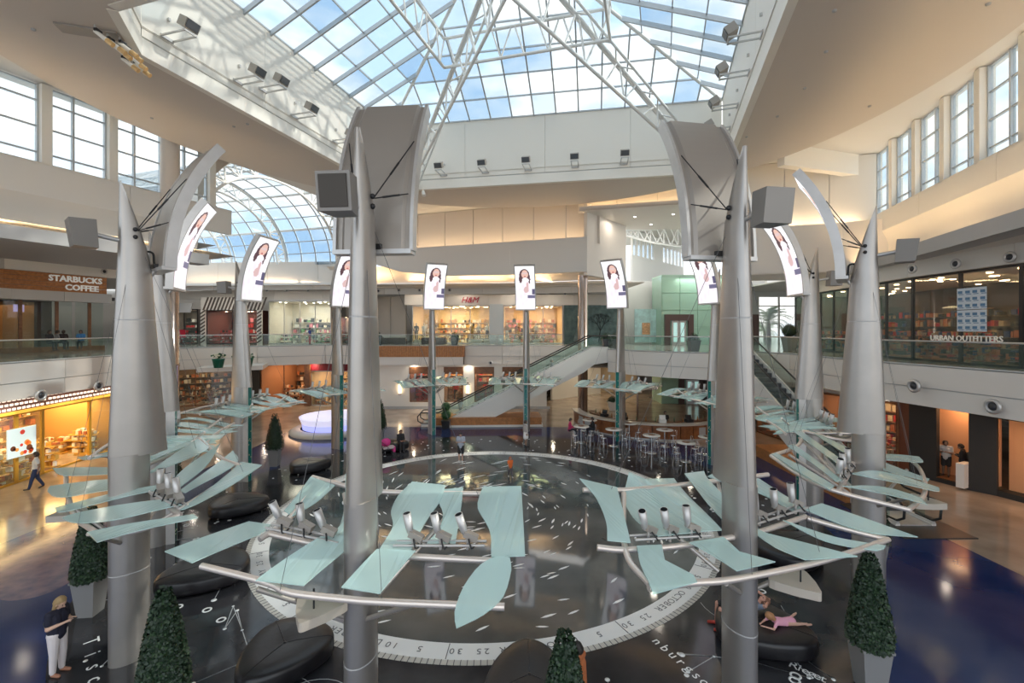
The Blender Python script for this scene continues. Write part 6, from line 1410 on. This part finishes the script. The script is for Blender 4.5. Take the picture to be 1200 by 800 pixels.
# lying man and prone child on the right ottoman
LIE = dict(hip=(0, 0, .30), chest=(-.17, 0, .36), neck=(-.27, 0, .395), head=(-.345, 0, .43), kL=(.24, .08, .30), kR=(.24, -.07, .30), aL=(.22, .08, .045), aR=(.26, -.07, .045), tL=(.32, .09, .02), tR=(.36, -.08, .02), sL=(-.24, .105, .39), sR=(-.24, -.105, .39), eL=(-.30, .20, .47), eR=(-.25, -.16, .52), wL=(-.37, .07, .44), wR=(-.37, -.05, .47), face=(.35, 0, 1))
person('man lying back on the right ottoman in grey blue shirt, dark shorts and red shoes', (5.55, 11.15, 0), pi-.15, 1.75, LIE, top=(.22, .26, .34), low=(.02, .02, .022), legs='short', skin=(.58, .30, .22), shoe=(.50, .05, .03), hair=(.22, .10, .06), vox=.010)
PRONE = dict(hip=(0, 0, .06), chest=(.20, 0, .10), neck=(.29, 0, .15), head=(.36, 0, .21), kL=(-.24, .08, .04), kR=(-.22, -.10, .04), aL=(-.44, .12, .05), aR=(-.40, -.19, .07), tL=(-.53, .14, .04), tR=(-.48, -.23, .06), sL=(.26, .10, .13), sR=(.26, -.10, .13), eL=(.36, .15, .03), eR=(.36, -.15, .03), wL=(.50, .06, .04), wR=(.50, -.06, .05), face=(1, 0, -.15))
person('child in pink dress lying on the right ottoman, feet towards the shrub', (6.35, 10.55, .50), pi+.15, 1.08, PRONE, top=(.85, .40, .52), low=(.85, .40, .52), legs='dress', skin=(.68, .40, .30), shoe=(.66, .40, .30), hair=(.45, .22, .10), child=True, vox=.009, long_hair=True)
person('dark haired person in orange top at the bottom edge behind the cone shrub', (1.33, 8.75, .03), pi-.6, 1.62, SIT, top=(.45, .14, .05), low=(.03, .03, .03), skin=(.42, .22, .14), hair=(.02, .015, .012), vox=.010)
# stroller, sandals
s = thing('stroller', 'pink and black baby stroller beside the sitting woman', 'stroller', (-7.35, 26.35, 0), .5)
MB().ball((.0, 0, .78), .30, 12, sc=(1, .8, .8)).build('hood', mat('stroller pink', (.6, .04, .22), .6), s); MB().box((.15, 0, .48), (.6, .4, .12)).build('seat', mat('stroller pale', (.6, .5, .5), .6), s); MB().box((.45, 0, .36), (.12, .4, .3)).build('footrest', MT['stroller pink'], s)
for y in (-.22, .22):
    MB().tube([(-.45, y, 1.02), (0, y, .6), (.45, y, .12)], .015, 6).build('frame_bar', BLACK, s); MB().tube([(.1, y, .5), (-.3, y, .1)], .015, 6).build('frame_bar', BLACK, s)
    for x in (-.3, .45): MB().cyl((x, y-.02, .1), (x, y+.02, .1), .1, seg=14).build('wheel', BLACK, s)
for i, (x, y, r) in enumerate(((868, 791, .6), (880, 787, 1.9))):
    p = gnd(x, y); t = thing('sandal', ('blue sandal on the floor below the right foreground ottoman, left one', 'blue sandal on the floor below the right foreground ottoman, right one')[i], 'shoe', (p.x, p.y, .012), r, 'pair of blue sandals'); SB_ = mat('sandal blue', (.02, .07, .30), .5)
    MB().box((0, 0, .012), (.22, .085, .024)).build('sole', SB_, t); MB().tube([(.03, -.04, .02), (.03, 0, .07), (.03, .04, .02)], .014, 5).build('strap', SB_, t)
def finish_people():
    dg = bpy.context.evaluated_depsgraph_get(); dg.update()
    for o, caps, mats in PEOPLE:
        me = bpy.data.meshes.new_from_object(o.evaluated_get(dg))
        if caps:
            me.materials.clear()
            for m in mats: me.materials.append(m)
            cc = [(a, b-a, max((b-a).length_squared, 1e-9), ra, rb, tag) for a, b, ra, rb, tag in caps]
            mi = []
            for p in me.polygons:
                c = p.center; best = 9; bt = 0
                for a, d, l2, ra, rb, tag in cc:
                    s = (c-a).dot(d)/l2; s = 0 if s < 0 else 1 if s > 1 else s
                    v = (c-a-d*s).length-(ra+(rb-ra)*s)
                    if v < best: best = v; bt = tag
                mi.append(bt)
            me.polygons.foreach_set('material_index', mi)
        for p in me.polygons: p.use_smooth = True
        o.modifiers.clear(); o.data = me
finish_people()
flush_texts()
